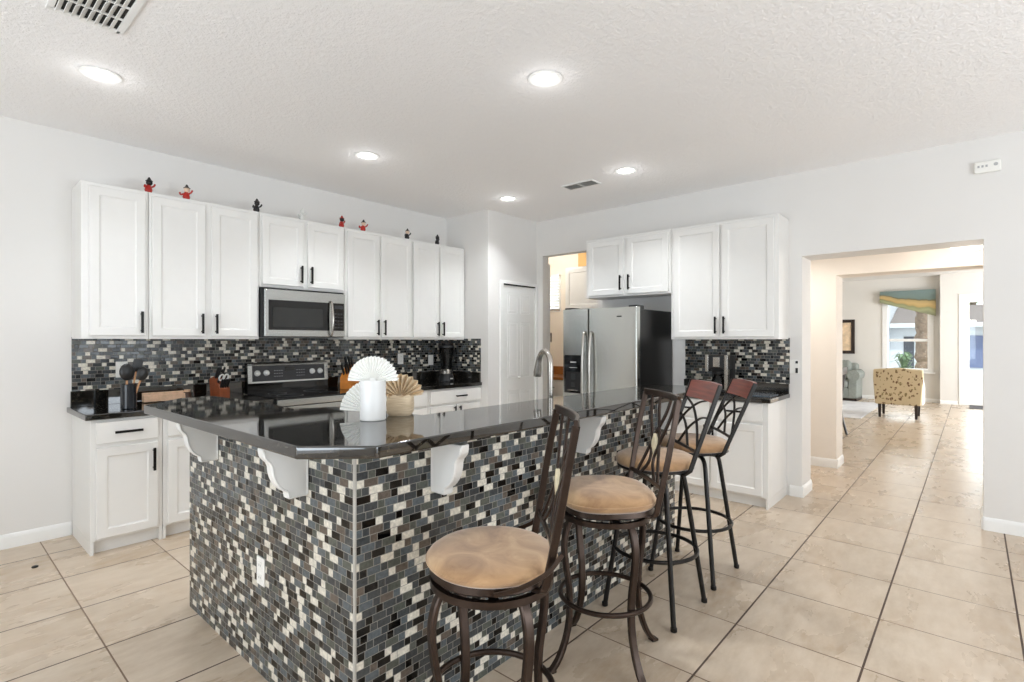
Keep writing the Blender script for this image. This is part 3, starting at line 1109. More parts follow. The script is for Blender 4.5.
# ------------------------------------------------------------------ island
isl = thing('island_wall', 'L-shaped mosaic-tiled half wall of the kitchen island', 'kitchen island', (0, 0, 0))
IX, IY, IXE, IYE, IZ = 0.949, 1.519, 3.40, 3.075, 1.018
iw = MB().prism([(IX, IYE), (IX, IY), (IXE, IY), (IXE, IY + 0.12), (IX + 0.12, IY + 0.12), (IX + 0.12, IYE)], 'z', 0.0, IZ)
iw.build('tiled_wall', 'mosaic', isl)
ct = MB().box(IX - 0.003, IX + 0.007, IY - 0.003, IY + 0.007, 0.0, IZ, 0.002, 1)
ct.build('corner_trim', mat('pale_tile_trim', (176, 172, 164), 0.4), isl)
tp = MB().prism([(IX - 0.03, IYE), (IX - 0.03, IY - 0.03), (IXE, IY - 0.03), (IXE, IY + 0.14), (IX + 0.14, IY + 0.14), (IX + 0.14, IYE)], 'z', IZ, 1.0295, 0.002, 1)
tp.build('top_plate', 'cabinet', isl)


def corbel(loc, rz):
    """local: attached to the wall plane y=0, projecting to -y, top at z=0"""
    prof = [(0.0, -0.001), (0.0, -0.195), (-0.074, -0.195), (-0.076, -0.176)]
    for i in range(9):
        a = i / 8.0 * PI / 2
        prof.append((-0.080 - 0.056 * math.sin(a) ** 1.4, -0.168 + 0.098 * (1 - math.cos(a))))
    prof += [(-0.140, -0.062)]
    for i in range(5):
        a = i / 4.0
        prof.append((-0.143 - 0.022 * math.sin(a * PI / 2), -0.054 + 0.030 * a))
    prof += [(-0.167, -0.012), (-0.167, -0.001)]
    mb = MB().prism(prof, 'x', -0.019, 0.019, 0.003, 1)
    # moulded rim on both cheeks
    for s in (-1, 1):
        path = [(s * 0.019, p[0] * 0.93 - 0.004, p[1] * 0.95 - 0.004) for p in prof]
        mb.tube(path, 0.0035, 6, closed=True)
    o = mb.build('corbel', 'cabinet', isl)
    o.location = loc
    o.rotation_euler = (0, 0, rz)
    return o


for x in (1.29, 2.222, 3.155):
    corbel((x, IY, IZ), 0)
for y in (1.84, 2.70):
    corbel((IX, y, IZ), -PI / 2)

bar = MB()
bar.prism([(0.740, 3.05), (0.752, 1.519), (0.915, 1.345), (3.60, 1.325), (3.60, 1.765), (1.43, 1.765), (1.37, 2.285), (1.17, 2.37), (1.19, 2.80), (1.13, 3.29), (0.965, 3.29)], 'z', 1.03, 1.07, 0.006, 3)
tag(bar.build('bar_counter', 'granite'), 'raised black granite bar top on the mosaic island', 'countertop')

# lower working side of the island, behind the half wall
cabinet('island_base_cabinet', 'white base cabinets on the sink side of the island behind the half wall', (3.39, IY + 0.121, 0), PI, 2.05, 0.56, 0.874,
        [(0.03 + i * 0.50, 0.50 + i * 0.50, 0.10, 0.69, 1 if i % 2 == 0 else -1, 0.575) for i in range(4)], [(0.03 + i * 0.50, 0.50 + i * 0.50, 0.715, 0.858) for i in range(4)], 0.085)
sk = thing('sink_countertop', 'lower black granite sink counter behind the raised bar', 'countertop', (0, 0, 0))
lc_ = MB()
yA, yB = IY + 0.122, IY + 0.72
lc_.box(1.32, 2.30, yA, yB, 0.875, 0.914, 0.004).box(2.86, 3.40, yA, yB, 0.875, 0.914, 0.004)
lc_.box(2.30, 2.86, yA, yA + 0.20, 0.875, 0.914).box(2.30, 2.86, yB - 0.07, yB, 0.875, 0.914)
lc_.build('slab', 'granite', sk)
sb = MB()
sb.box(2.30, 2.86, yA + 0.20, yB - 0.07, 0.876, 0.882).box(2.295, 2.301, yA + 0.2, yB - 0.07, 0.876, 0.912).box(2.859, 2.865, yA + 0.2, yB - 0.07, 0.876, 0.912)
sb.build('sink_basin', 'steel', sk)

fc = thing('kitchen_faucet', 'brushed nickel gooseneck faucet rising behind the bar', 'faucet', (2.432, 1.84, 0.914), R(-22))
MB().lathe([(0, 0), (0.030, 0), (0.030, 0.008), (0.024, 0.014), (0.0225, 0.12), (0.019, 0.13), (0, 0.13)], 24).build('faucet_base', 'nickel', fc)
sp_pts = [(0, 0, 0.12), (0, 0, 0.25), (0, 0, 0.335)]
for i in range(1, 11):
    a = PI * i / 12.0
    sp_pts.append((0, 0.068 - 0.068 * math.cos(a), 0.335 + 0.075 * math.sin(a)))
MB().tube(sp_pts, 0.0165, 14).build('gooseneck_spout', 'nickel', fc)
e = Vector(sp_pts[-1])
hd = MB().tube([e, e + Vector((0, 0.012, -0.03)), e + Vector((0, 0.024, -0.09)), e + Vector((0, 0.028, -0.115))], 0.018, 16, rs=[0.95, 1.0, 1.35, 1.25])
hd.build('spray_head', 'nickel', fc)
hn = MB().tube([(0.02, 0, 0.075), (0.05, 0, 0.08)], 0.012, 12)
hn.tube([(0.05, 0, 0.08), (0.06, 0.03, 0.12), (0.065, 0.06, 0.135)], 0.007, 10)
hn.build('lever', 'nickel', fc)
sd = thing('soap_dispenser', 'small dark nickel soap dispenser beside the faucet', 'soap dispenser', (2.36, 1.86, 0.914))
MB().lathe([(0, 0), (0.022, 0), (0.022, 0.01), (0.012, 0.016), (0.010, 0.085), (0, 0.085)], 16).build('dispenser_base', 'nickel', sd)
MB().tube([(0, 0, 0.08), (0, 0, 0.115), (0, 0.02, 0.128), (0, 0.05, 0.122)], 0.008, 10).build('dispenser_spout', 'nickel', sd)

# ------------------------------------------------------------------ wall plates


def plate(name, label, loc, rz, w=0.072, h=0.118, dev='outlet', group=None):
    t = thing(name, label, 'wall outlet' if dev == 'outlet' else 'wall plate', loc, rz, group)
    MB().box(-w / 2, w / 2, -0.007, 0, -h / 2, h / 2, 0.003).build('cover_plate', 'white_plastic', t)
    if dev == 'outlet':
        for s in (-1, 1):
            sk_ = MB().box(-0.016, 0.016, -0.009, -0.006, s * 0.025 - 0.014, s * 0.025 + 0.014, 0.002).build('socket', 'white_plastic', t)
            MB().box(-0.008, -0.006, -0.0095, -0.0085, s * 0.025 - 0.004, s * 0.025 + 0.005).box(0.006, 0.008, -0.0095, -0.0085, s * 0.025 - 0.004, s * 0.025 + 0.005).build('slots', 'dark_grey', sk_)
    else:
        MB().box(-0.008, 0.008, -0.012, -0.006, -0.016, 0.016, 0.002).build('toggle', 'white_plastic', t)
    return t


plate('wall_outlet', 'white outlet on the left mosaic face of the island', (IX, 2.212, 0.434), -PI / 2, 0.07, 0.115)
plate('wall_outlet', 'white outlet on the backsplash behind the utensil crock', (1.035, YW - 0.009, 1.17), 0, 0.075, 0.12)
plate('wall_outlet', 'white outlet on the backsplash above the tan paper fan', (3.608, YW - 0.009, 1.185), 0, 0.075, 0.12)
plate('light_switch', 'white switch plate on the backsplash left of the blender', (4.045, YW - 0.009, 1.16), 0, 0.075, 0.12, dev='switch')
pl = thing('wall_plate', 'white wall plate with dark slots beside the coffee nook backsplash', 'wall plate', (XW, 1.215, 1.155), RZ)
MB().box(-0.05, 0.055, -0.007, 0, -0.062, 0.062, 0.003).build('cover_plate', 'white_plastic', pl)
sl_ = MB()
sl_.box(0.026, 0.046, -0.011, -0.006, -0.055, -0.01, 0.002).box(0.026, 0.046, -0.011, -0.006, 0.030, 0.052, 0.002)
sl_.build('dark_slots', 'black_plastic', pl)

al = thing('wall_alarm', 'white rectangular detector high on the wall above the hall opening', 'detector', (XW, -0.078, 2.658), RZ)
MB().box(-0.075, 0.075, -0.028, 0, -0.042, 0.042, 0.010, 3).build('detector_case', 'white_plastic', al)
MB().cyl((0.045, -0.028, 0.008), 0.012, 0.004, 16, axis='y', mtx=Matrix.Translation((0, -0.002, 0))).build('sensor_eye', 'grey_mark', al)
ss = MB()
for i in range(3):
    ss.box(-0.055 + i * 0.022, -0.043 + i * 0.022, -0.030, -0.027, -0.004, 0.012)
ss.build('grille_slots', 'grey_mark', al)

# ------------------------------------------------------------------ ceiling fittings
LG = 'recessed ceiling lights'


def downlight(label, x, y, power=9.0):
    t = thing('recessed_light', label, 'ceiling light', (x, y, CZ), 0, LG)
    MB().lathe([(0.066, 0.0), (0.098, -0.002), (0.100, -0.006), (0.092, -0.010), (0.074, -0.008), (0.066, -0.002), (0.066, 0.0)], 40).build('trim_ring', 'trim', t)
    MB().lathe([(0, -0.004), (0.064, -0.004), (0.068, -0.001), (0.0, -0.001)], 32).build('lens', 'lens', t)
    l = bpy.data.lights.new('downlight_lamp', 'AREA')
    l.shape = 'DISK'
    l.size = 0.13
    l.energy = power
    l.color = (0.93, 0.97, 1.0)
    l.spread = R(115)
    g = bpy.data.lights.new('downlight_glow', 'POINT')
    g.energy = 0.5
    g.color = (0.98, 0.99, 1.0)
    g.shadow_soft_size = 0.05
    go = bpy.data.objects.new('downlight_glow', g)
    COL.objects.link(go)
    go.parent = t
    go.location = (0, 0, -0.09)
    o = bpy.data.objects.new('downlight_lamp', l)
    COL.objects.link(o)
    o.parent = t
    o.location = (0, 0, -0.012)
    return t


downlight('leftmost recessed ceiling light, near the large return vent', 0.690, 3.675, 4.5)
downlight('largest recessed ceiling light, nearest the camera over the bar stools', 2.370, 1.830)
downlight('recessed ceiling light in front of the upper cabinets over the microwave', 2.405, 3.667)
downlight('recessed ceiling light right of the small ceiling vent, before the fridge cabinets', 4.113, 2.285)
downlight('farthest recessed ceiling light, by the pantry corner', 4.104, 3.662)

v1 = thing('ceiling_vent', 'large white return grille at the top left of the ceiling', 'vent', (0.53, 2.84, CZ))
VX, VY = 0.125, 0.25
MB().box(-VX - 0.02, VX, -VY - 0.02, -VY + 0.012, -0.010, 0, 0.003).box(-VX - 0.02, VX, VY - 0.012, VY + 0.02, -0.010, 0, 0.003).box(-VX - 0.02, -VX + 0.006, -VY, VY, -0.010, 0, 0.003).box(VX - 0.016, VX + 0.014, -VY - 0.02, VY + 0.02, -0.010, 0, 0.003).build('frame', 'trim', v1)
MB().box(-VX, VX, -VY, VY, -0.003, -0.001).build('duct_shadow', 'dark_void', v1)  # flat dark sheet, painted shade behind the grille slats
for k in range(3):
    MB().box(-VX, VX, -VY + 0.125 * (k + 1) - 0.005, -VY + 0.125 * (k + 1) + 0.005, -0.0095, -0.003).build('mullion', 'trim', v1)
for k in range(8):
    x = -VX + 0.018 + k * 0.0275
    for r_ in range(4):
        y0 = -VY + 0.125 * r_ + 0.006
        MB().box(-0.0120, 0.0120, y0, y0 + 0.113, -0.0012, 0.0012, mtx=Matrix.Translation((x, 0, -0.010)) @ Matrix.Rotation(R(-38), 4, 'Y')).build('slat', 'trim', v1)
v2 = thing('ceiling_vent', 'small grey supply vent near the fridge side of the ceiling', 'vent', (4.20, 2.815, CZ))
MB().box(-0.085, 0.085, -0.175, -0.158, -0.010, 0, 0.002).box(-0.085, 0.085, 0.158, 0.175, -0.010, 0, 0.002).box(-0.085, -0.066, -0.158, 0.158, -0.010, 0, 0.002).box(0.066, 0.085, -0.158, 0.158, -0.010, 0, 0.002).box(-0.066, 0.066, -0.008, 0.008, -0.010, 0, 0.002).build('frame', 'trim', v2)
MB().box(-0.068, 0.068, -0.16, 0.16, -0.003, -0.001).build('duct_shadow', 'dark_void', v2)  # dark sheet gives the vent its shade by colour
for k in range(6):
    x = -0.055 + k * 0.022
    MB().box(-0.008, 0.008, -0.158, 0.158, -0.001, 0.001, mtx=Matrix.Translation((x, 0, -0.008)) @ Matrix.Rotation(R(-35), 4, 'Y')).build('slat', 'vent_grey', v2)

hl = thing('hall_ceiling_light', 'white flush dome ceiling light in the hall', 'ceiling light', (6.08, 0.03, 2.33))
MB().lathe([(0, 0), (0.155, 0), (0.158, -0.02), (0.145, -0.03), (0, -0.03)], 32).build('mounting_ring', 'trim', hl)
MB().lathe([(0.145, -0.028), (0.150, -0.06), (0.135, -0.11), (0.09, -0.145), (0.03, -0.158), (0, -0.16)], 32).build('glass_dome', 'dome', hl)
pl_ = bpy.data.lights.new('hall_lamp', 'POINT')
pl_.energy = 11
pl_.color = (1.0, 0.93, 0.86)
pl_.shadow_soft_size = 0.12
po = bpy.data.objects.new('hall_lamp', pl_)
COL.objects.link(po)
po.parent = hl
po.location = (0, 0, -0.30)
h2 = area('hall_wall_fill', (5.95, 1.55, 2.31), (0, 0, 0), 0.3, 0.3, 9, (1.0, 0.97, 0.93))  # unseen lamp without a fixture, added to brighten the hall wall

# ------------------------------------------------------------------ bar stools


def ring_pts(r, z, n=40):
    return [(r * math.cos(2 * PI * i / n), r * math.sin(2 * PI * i / n), z) for i in range(n)]


def stool_bronze(label, x, y, rz, legrot, rad, top, squ, brace, y0, lean):
    """swivel stool: suede seat, curved legs, lattice back. seat faces local +y"""
    t = thing('bar_stool', label, 'bar stool', (x, y, 0), rz, 'bronze swivel bar stools')
    lr = legrot - rz
    prof = [(0.275, 0.0), (0.234, 0.050), (0.200, 0.13), (0.183, 0.22), (0.184, 0.33), (0.200, 0.43), (0.209, 0.52), (0.196, 0.59), (0.168, 0.640)]
    for k in range(4):
        a = lr + k * PI / 2
        d = Vector((math.cos(a), math.sin(a), 0))
        pts = spline([d * r + Vector((0, 0, z)) for r, z in prof], 5)
        lg = MB().bar(pts, 0.020, 0.032, d)
        lg.box(-0.017, 0.017, -0.017, 0.017, 0.0, 0.012, 0.003, mtx=Matrix.Translation(d * 0.272) @ Matrix.Rotation(a, 4, 'Z'))
        lg.build('leg', 'bronze', t)
    MB().tube(ring_pts(0.196, 0.275), 0.0105, 10, closed=True).build('foot_ring', 'bronze', t)
    MB().tube(ring_pts(0.188, 0.634), 0, closed=True, sect=[(0.011, 0.009), (-0.011, 0.009), (-0.011, -0.009), (0.011, -0.009)], up=(0, 0, 1)).build('apron_ring', 'bronze', t)
    MB().cyl((0, 0, 0.640), 0.10, 0.022, 24, 0.004).box(-0.186, 0.186, -0.015, 0.015, 0.628, 0.641).box(-0.015, 0.015, -0.186, 0.186, 0.628, 0.641).build('swivel_plate', 'stool_black', t)

    def cushion(profile, name, m, parent, seg=56, angle=60):
        b = bmesh.new()
        rr = []
        for r, z in profile:
            if r == 0:
                rr.append([b.verts.new((0, 0, z))])
                continue
            ring = []
            for i in range(seg):
                a = 2 * PI * i / seg
                k = 1.0 / (abs(math.cos(a)) ** squ + abs(math.sin(a)) ** squ) ** (1.0 / squ)
                ring.append(b.verts.new((r * k * math.cos(a), r * k * 0.97 * math.sin(a), z)))
            rr.append(ring)
        for A, B in zip(rr[:-1], rr[1:]):
            for i in range(seg):
                j = (i + 1) % seg
                if len(A) == 1:
                    b.faces.new((A[0], B[j], B[i]))
                elif len(B) == 1:
                    b.faces.new((A[i], A[j], B[0]))
                else:
                    b.faces.new((A[i], A[j], B[j], B[i]))
        bmesh.ops.recalc_face_normals(b, faces=list(b.faces))
        mb = MB()
        mb._merge(b)
        return mb.build(name, m, parent, angle=angle)

    cushion([(0, 0.660), (rad - 0.010, 0.660), (rad - 0.003, 0.666), (rad - 0.006, 0.686), (0, 0.686)], 'seat_pan', 'bronze', t, angle=35)
    h = top - 0.684
    so_ = cushion([(0, 0.684), (rad - 0.008, 0.684), (rad + 0.003, 0.684 + h * 0.18), (rad + 0.006, 0.684 + h * 0.38), (rad + 0.001, 0.684 + h * 0.58), (rad - 0.014, 0.684 + h * 0.77),
                   (rad - 0.045, 0.684 + h * 0.90), (rad - 0.09, 0.684 + h * 0.965), (rad * 0.3, 0.684 + h * 0.995), (0, top)], 'seat', 'suede', t)
    zz = 0.684 + h * 0.36
    pp_ = []
    for i in range(56):
        a = 2 * PI * i / 56
        k = 1.0 / (abs(math.cos(a)) ** squ + abs(math.sin(a)) ** squ) ** (1.0 / squ)
        pp_.append(((rad + 0.006) * k * math.cos(a), (rad + 0.006) * k * 0.97 * math.sin(a), zz))
    MB().tube(pp_, 0.003, 6, closed=True).build('piping', 'suede', so_)

    # back: y as a function of height, bowed across the width
    def yb(xx, z):
        s = (z - 0.66) / 0.49
        return y0 - lean * s - 0.030 * s * (1 - (xx / 0.19) ** 2)

    def P(xx, z):
        return Vector((xx, yb(xx, z), z))

    for s in (-1, 1):
        pts = spline([(s * 0.140, -0.120, 0.652), (s * 0.168, y0 + 0.004, 0.664), (s * 0.176, y0 - 0.010, 0.72), P(s * 0.186, 0.85), P(s * 0.190, 1.00), P(s * 0.184, 1.140)], 6)
        MB().bar(pts, 0.024, 0.013, (0, 1, 0)).build('back_post', 'bronze', t)
        if brace:
            br_ = spline([(s * 0.194, -0.196, 0.775), (s * 0.208, -0.15, 0.728), (s * 0.222, -0.07, 0.694), (s * 0.218, 0.0, 0.676)], 6)
            MB().bar(br_, 0.014, 0.006, (0, 0, 1)).build('side_brace', 'bronze', t)
    MB().bar([P(-0.190 + 0.38 * i / 16, 1.143) for i in range(17)], 0.030, 0.013, (0, 0, 1)).build('crest_rail', 'bronze', t)
    MB().bar([P(-0.188 + 0.376 * i / 12, 0.775) for i in range(13)], 0.020, 0.010, (0, 0, 1)).build('lower_rail', 'bronze', t)
    for s in (-1, 1):
        for kn in ([(0.130, 1.135), (0.104, 1.05), (0.040, 0.93), (0.020, 0.85), (0.080, 0.780)],
                   [(0.062, 1.135), (0.036, 1.06), (-0.026, 0.96), (-0.070, 0.87), (-0.120, 0.780)]):
            pts = spline([P(s * a, z) for a, z in kn], 6)
            MB().bar(pts, 0.019, 0.008, (1, 0, 0)).build('lattice_bar', 'bronze', t)
    # leaf shaped inset in the middle of the lattice
    lf = [(0.028 * math.sin(PI * i / 12) ** 1.2, 0.865 + 0.11 * i / 12) for i in range(13)]
    poly = lf + [(-a, b) for a, b in lf[-2:0:-1]]
    yc = yb(0, 0.92)
    MB().prism(poly, 'y', yc - 0.007, yc + 0.007, 0.002, 1).build('leaf_inset', 'ivory', t)
    return t


def stool_black(label, x, y, rz, legrot, dz=0.0, lean=0.0):
    t = thing('bar_stool', label, 'bar stool', (x, y, 0), rz, 'black bar stools with wood crests')
    lr = legrot - rz
    for k in range(4):
        a = lr + k * PI / 2
        d = Vector((math.cos(a), math.sin(a), 0))
        pts = spline([d * r + Vector((0, 0, z)) for r, z in ((0.268, 0.0), (0.248, 0.12), (0.215, 0.32), (0.180, 0.53), (0.163, 0.63), (0.150, 0.675), (0.115, 0.700), (0.05, 0.705))], 5)
        MB().tube(pts, 0.0125, 10).cyl(tuple(d * 0.267), 0.016, 0.022, 12, 0.003).build('leg', 'stool_black', t)
    MB().tube(ring_pts(0.212, 0.305), 0.010, 10, closed=True).build('foot_ring', 'stool_black', t)
    MB().cyl((0, 0, 0.700), 0.09, 0.026, 24, 0.003).box(-0.10, 0.10, -0.10, 0.10, 0.722, 0.728).build('swivel_plate', 'stool_black', t)
    MB().lathe([(0, 0.726), (0.190, 0.726), (0.197, 0.732), (0.192, 0.742), (0, 0.742)], 40).build('seat_pan', 'stool_black', t)
    MB().lathe([(0, 0.740), (0.190, 0.740), (0.200, 0.750), (0.203, 0.766), (0.196, 0.784), (0.170, 0.797), (0.11, 0.804), (0, 0.807)], 44).build('seat', 'suede', t, angle=60)

    def yb(xx, z):
        s = (z - 0.73) / 0.44
        return -0.112 - (0.158 + lean) * s - 0.02 * s * (1 - (xx / 0.19) ** 2)

    def P(xx, z):
        return Vector((xx, yb(xx, z), z))

    for s in (-1, 1):
        pts = [Vector((s * 0.13, -0.06, 0.724)), Vector((s * 0.176, -0.095, 0.722)), P(s * 0.190, 0.745), P(s * 0.190, 0.85), P(s * 0.190, 1.0), P(s * 0.190, 1.165 + dz)]
        MB().bar(pts, 0.022, 0.012, (0, 1, 0)).build('back_post', 'stool_black', t)
    n = 12
    b = bmesh.new()
    rows = []
    for i in range(n + 1):
        xx = -0.178 + 0.356 * i / n
        arch = 0.003 * (1 - (xx / 0.178) ** 2) + dz
        q_ = []
        for (dy, z) in ((-0.010, 1.078 + dz), (0.010, 1.078 + dz), (0.010, 1.168 + arch), (-0.010, 1.168 + arch)):
            q_.append(b.verts.new((xx, yb(xx, z) + dy, z)))
        rows.append(q_)
    for A, B in zip(rows[:-1], rows[1:]):
        for i in range(4):
            b.faces.new((A[i], A[(i + 1) % 4], B[(i + 1) % 4], B[i]))
    b.faces.new(rows[0])
    b.faces.new(rows[-1])
    bmesh.ops.recalc_face_normals(b, faces=list(b.faces))
    mb = MB()
    mb._merge(b)
    mb.build('crest_rail', 'cherry', t)
    MB().bar([P(-0.18 + 0.36 * i / 10, 0.835) for i in range(11)], 0.016, 0.010, (0, 0, 1)).build('lower_rail', 'stool_black', t)
    for kn in ([(-0.186, 0.845), (-0.06, 0.95), (0.07, 1.03), (0.188, 1.075 + dz)],
               [(-0.188, 1.005), (-0.07, 0.985), (0.03, 0.925), (0.085, 0.838)],
               [(-0.085, 1.080 + dz), (0.03, 1.055), (0.12, 1.00), (0.165, 0.94), (0.188, 0.89)],
               [(0.188, 0.985), (0.08, 0.935), (-0.05, 0.838)]):
        pts = spline([P(a, z) for a, z in kn], 6)
        MB().bar(pts, 0.013, 0.008, (0, 1, 0)).build('lattice_arc', 'stool_black', t)
    return t


stool_bronze('bronze bar stool nearest the camera, its seat in front of the left corbel', 1.22, 1.157, R(45), R(74), 0.208, 0.738, 2.0, True, -0.150, 0.087)
stool_bronze('second bronze bar stool, suede seat turned toward the mosaic island', 2.01, 1.22, R(48), R(67), 0.205, 0.762, 2.7, False, -0.165, 0.092)
stool_black('black bar stool with a cherry wood crest, third from the camera', 2.575, 1.26, R(43), R(45))
stool_black('farthest black bar stool with a cherry crest, before the coffee cabinet', 3.125, 1.275, R(36), R(45), -0.022, 0.035)

# ------------------------------------------------------------------ things on the bar


def pleated_fan(name, label, cat, loc, rz, radius, a0, a1, n, m, depth=0.014, inner=0.012, tilt=0.0, roll=0.0):
    t = MB()
    b = bmesh.new()
    inn, out, inb, outb = [], [], [], []
    for i in range(2 * n + 1):
        a = a0 + (a1 - a0) * i / (2 * n)
        yy = depth / 2 * (1 if i % 2 else -1)
        rr = radius * (1.0 if i % 2 else 0.955)
        inn.append(b.verts.new((inner * math.cos(a), yy * 0.4, inner * math.sin(a))))
        out.append(b.verts.new((rr * math.cos(a), yy, rr * math.sin(a))))
        inb.append(b.verts.new((inner * math.cos(a), yy * 0.4 + 0.0016, inner * math.sin(a))))
        outb.append(b.verts.new((rr * math.cos(a), yy + 0.0016, rr * math.sin(a))))
    k = 2 * n
    for i in range(k):
        b.faces.new((inn[i], inn[i + 1], out[i + 1], out[i]))
        b.faces.new((inb[i], outb[i], outb[i + 1], inb[i + 1]))
        b.faces.new((out[i], out[i + 1], outb[i + 1], outb[i]))
        b.faces.new((inn[i], inb[i], inb[i + 1], inn[i + 1]))
    b.faces.new((inn[0], out[0], outb[0], inb[0]))
    b.faces.new((inn[k], inb[k], outb[k], out[k]))
    bmesh.ops.recalc_face_normals(b, faces=list(b.faces))
    t._merge(b)
    t.cyl((0, -0.006, 0), inner * 1.25, 0.013, 16, axis='y')
    o = t.build(name, m, angle=20)
    o.location = loc
    o.rotation_euler = (tilt, roll, rz)
    return tag(o, label, cat)


BZ = 1.07
vx, vy = 1.212, 1.806
va = thing('white_vase', 'tall white cylindrical vase holding a paper fan on the bar', 'vase', (vx, vy, BZ))
MB().lathe([(0, 0), (0.048, 0), (0.051, 0.003), (0.051, 0.157), (0.049, 0.160), (0.046, 0.157), (0.046, 0.008), (0, 0.008)], 48).build('vase_body', 'vase', va)
face = R(41.3 - 90)
pleated_fan('paper_fan', 'large white pleated paper fan standing in the white vase', 'paper fan', (vx, vy, BZ + 0.153), face, 0.103, R(2), R(178), 20, 'paper', 0.014)
pleated_fan('paper_fan', 'white pleated paper fan resting on the bar left of the white vase', 'paper fan', (1.262, 1.885, BZ + 0.018), face, 0.140, R(88), R(176), 12, 'paper', 0.014, tilt=R(-6))
bx_, by_ = 1.375, 1.845
bk = thing('tan_pot', 'small tan woven pot with a scalloped rim beside the white vase', 'pot', (bx_, by_, BZ), face)


def m_basket():
    m = bpy.data.materials.new('tan_woven_basket')
    m.use_nodes = True
    q = NT(m)
    p = q.pos()
    f1 = q.noise(q.scalev(p, (18, 18, 230)), 1.0, 3)
    q.l(q.ramp(f1, [(0.3, lin((200, 176, 142))), (0.7, lin((232, 213, 184)))]), q.b.inputs['Base Color'])
    q.b.inputs['Roughness'].default_value = 0.8
    q.bump(f1, 0.4, 0.003)
    return m


M['basket'] = m_basket()
b = bmesh.new()
NS = 48
rings = []
for (sc, z, wob) in ((0.0, 0.0, 0), (0.046, 0.0, 0), (0.053, 0.012, 0), (0.055, 0.045, 0), (0.053, 0.078, 0.004), (0.050, 0.084, 0.005), (0.046, 0.075, 0.004), (0.045, 0.01, 0), (0.0, 0.008, 0)):
    if sc == 0:
        rings.append([b.verts.new((0, 0, z))])
        continue
    rg_ = []
    for i in range(NS):
        a = 2 * PI * i / NS
        k = 1.0 / (abs(math.cos(a)) ** 4 + abs(math.sin(a)) ** 4) ** 0.25
        rg_.append(b.verts.new((sc * k * math.cos(a), sc * k * math.sin(a), z + wob * math.sin(6 * a))))
    rings.append(rg_)
for A, B in zip(rings[:-1], rings[1:]):
    for i in range(NS):
        j = (i + 1) % NS
        if len(A) == 1:
            b.faces.new((A[0], B[j], B[i]))
        elif len(B) == 1:
            b.faces.new((A[i], A[j], B[0]))
        else:
            b.faces.new((A[i], A[j], B[j], B[i]))
bmesh.ops.recalc_face_normals(b, faces=list(b.faces))
mb = MB()
mb._merge(b)
mb.build('pot_body', 'basket', bk, angle=50)
pleated_fan('paper_fan', 'tan pleated paper fan standing in the small woven pot', 'paper fan', (bx_, by_, BZ + 0.073), face, 0.102, R(8), R(172), 11, 'paper_tan', 0.034)

# ------------------------------------------------------------------ things on the counters
GZ = 0.9145
uc = thing('utensil_crock', 'dark glossy crock full of utensils at the left counter end', 'crock', (0.985, 4.42, GZ))
MB().lathe([(0, 0), (0.044, 0), (0.047, 0.004), (0.047, 0.165), (0.049, 0.172), (0.044, 0.172), (0.042, 0.012), (0, 0.012)], 32).build('crock_body', mat('dark_blue_black_glaze', (30, 33, 38), 0.18), uc)


def utensil(label, dx, dy, lean, head, hm, m):
    t = thing('cooking_utensil', label, 'utensil', (0.985 + dx, 4.42 + dy, GZ + 0.016), 0, 'cooking utensils in the crock')
    e = Vector(lean) * 1.0
    MB().tube([Vector((0, 0, 0)), e * 0.5, e], 0.0062, 8).build('utensil_handle', m, t)
    d = e.normalized()
    h = MB()
    if head == 'spoon':
        h.sphere((0, 0, 0), 0.036, 1.0, 0.32, 1.35, 18)
    elif head == 'spatula':
        h.box(-0.030, 0.030, -0.004, 0.004, -0.045, 0.055, 0.004)
    else:
        h.sphere((0, 0, 0), 0.044, 1.0, 0.5, 1.35, 18)
    o = h.build('utensil_head', hm, t)
    o.location = e + d * 0.035
    o.rotation_euler = (0, math.atan2(d.x, d.z), 0)
    return t


utensil('large black ladle in the middle of the utensil crock', -0.012, -0.010, (-0.004, -0.016, 0.205), 'ladle', 'black_plastic', 'tan_wood')
utensil('black spoon leaning right in the utensil crock', 0.014, -0.008, (0.050, -0.022, 0.190), 'spoon', 'black_plastic', 'tan_wood')
utensil('black turner behind the spoon leaning far right in the utensil crock', 0.008, 0.016, (0.048, 0.040, 0.235), 'spatula', 'black_plastic', 'tan_wood')

cb = thing('cutting_board', 'stack of pale wood cutting boards leaning behind the crock', 'cutting board', (1.285, YW - 0.12, GZ))
for i in range(2):
    MB().box(-0.14, 0.14, -0.011, 0.011, 0.004, 0.075 - i * 0.018, 0.004, mtx=Matrix.Translation((0, 0.02 - i * 0.032, 0)) @ Matrix.Rotation(R(-8), 4, 'X')).build('board', 'pale_wood', cb)
js = thing('small_jar', 'small dark brown jar beside the cutting boards', 'jar', (1.445, YW - 0.11, GZ))
MB().lathe([(0, 0), (0.026, 0), (0.028, 0.004), (0.028, 0.055), (0.020, 0.064), (0, 0.064)], 20).build('jar_body', mat('brown_jar', (70, 48, 36), 0.3), js)
MB().lathe([(0, 0.063), (0.022, 0.063), (0.022, 0.082), (0, 0.082)], 20).build('jar_lid', 'pale_wood', js)


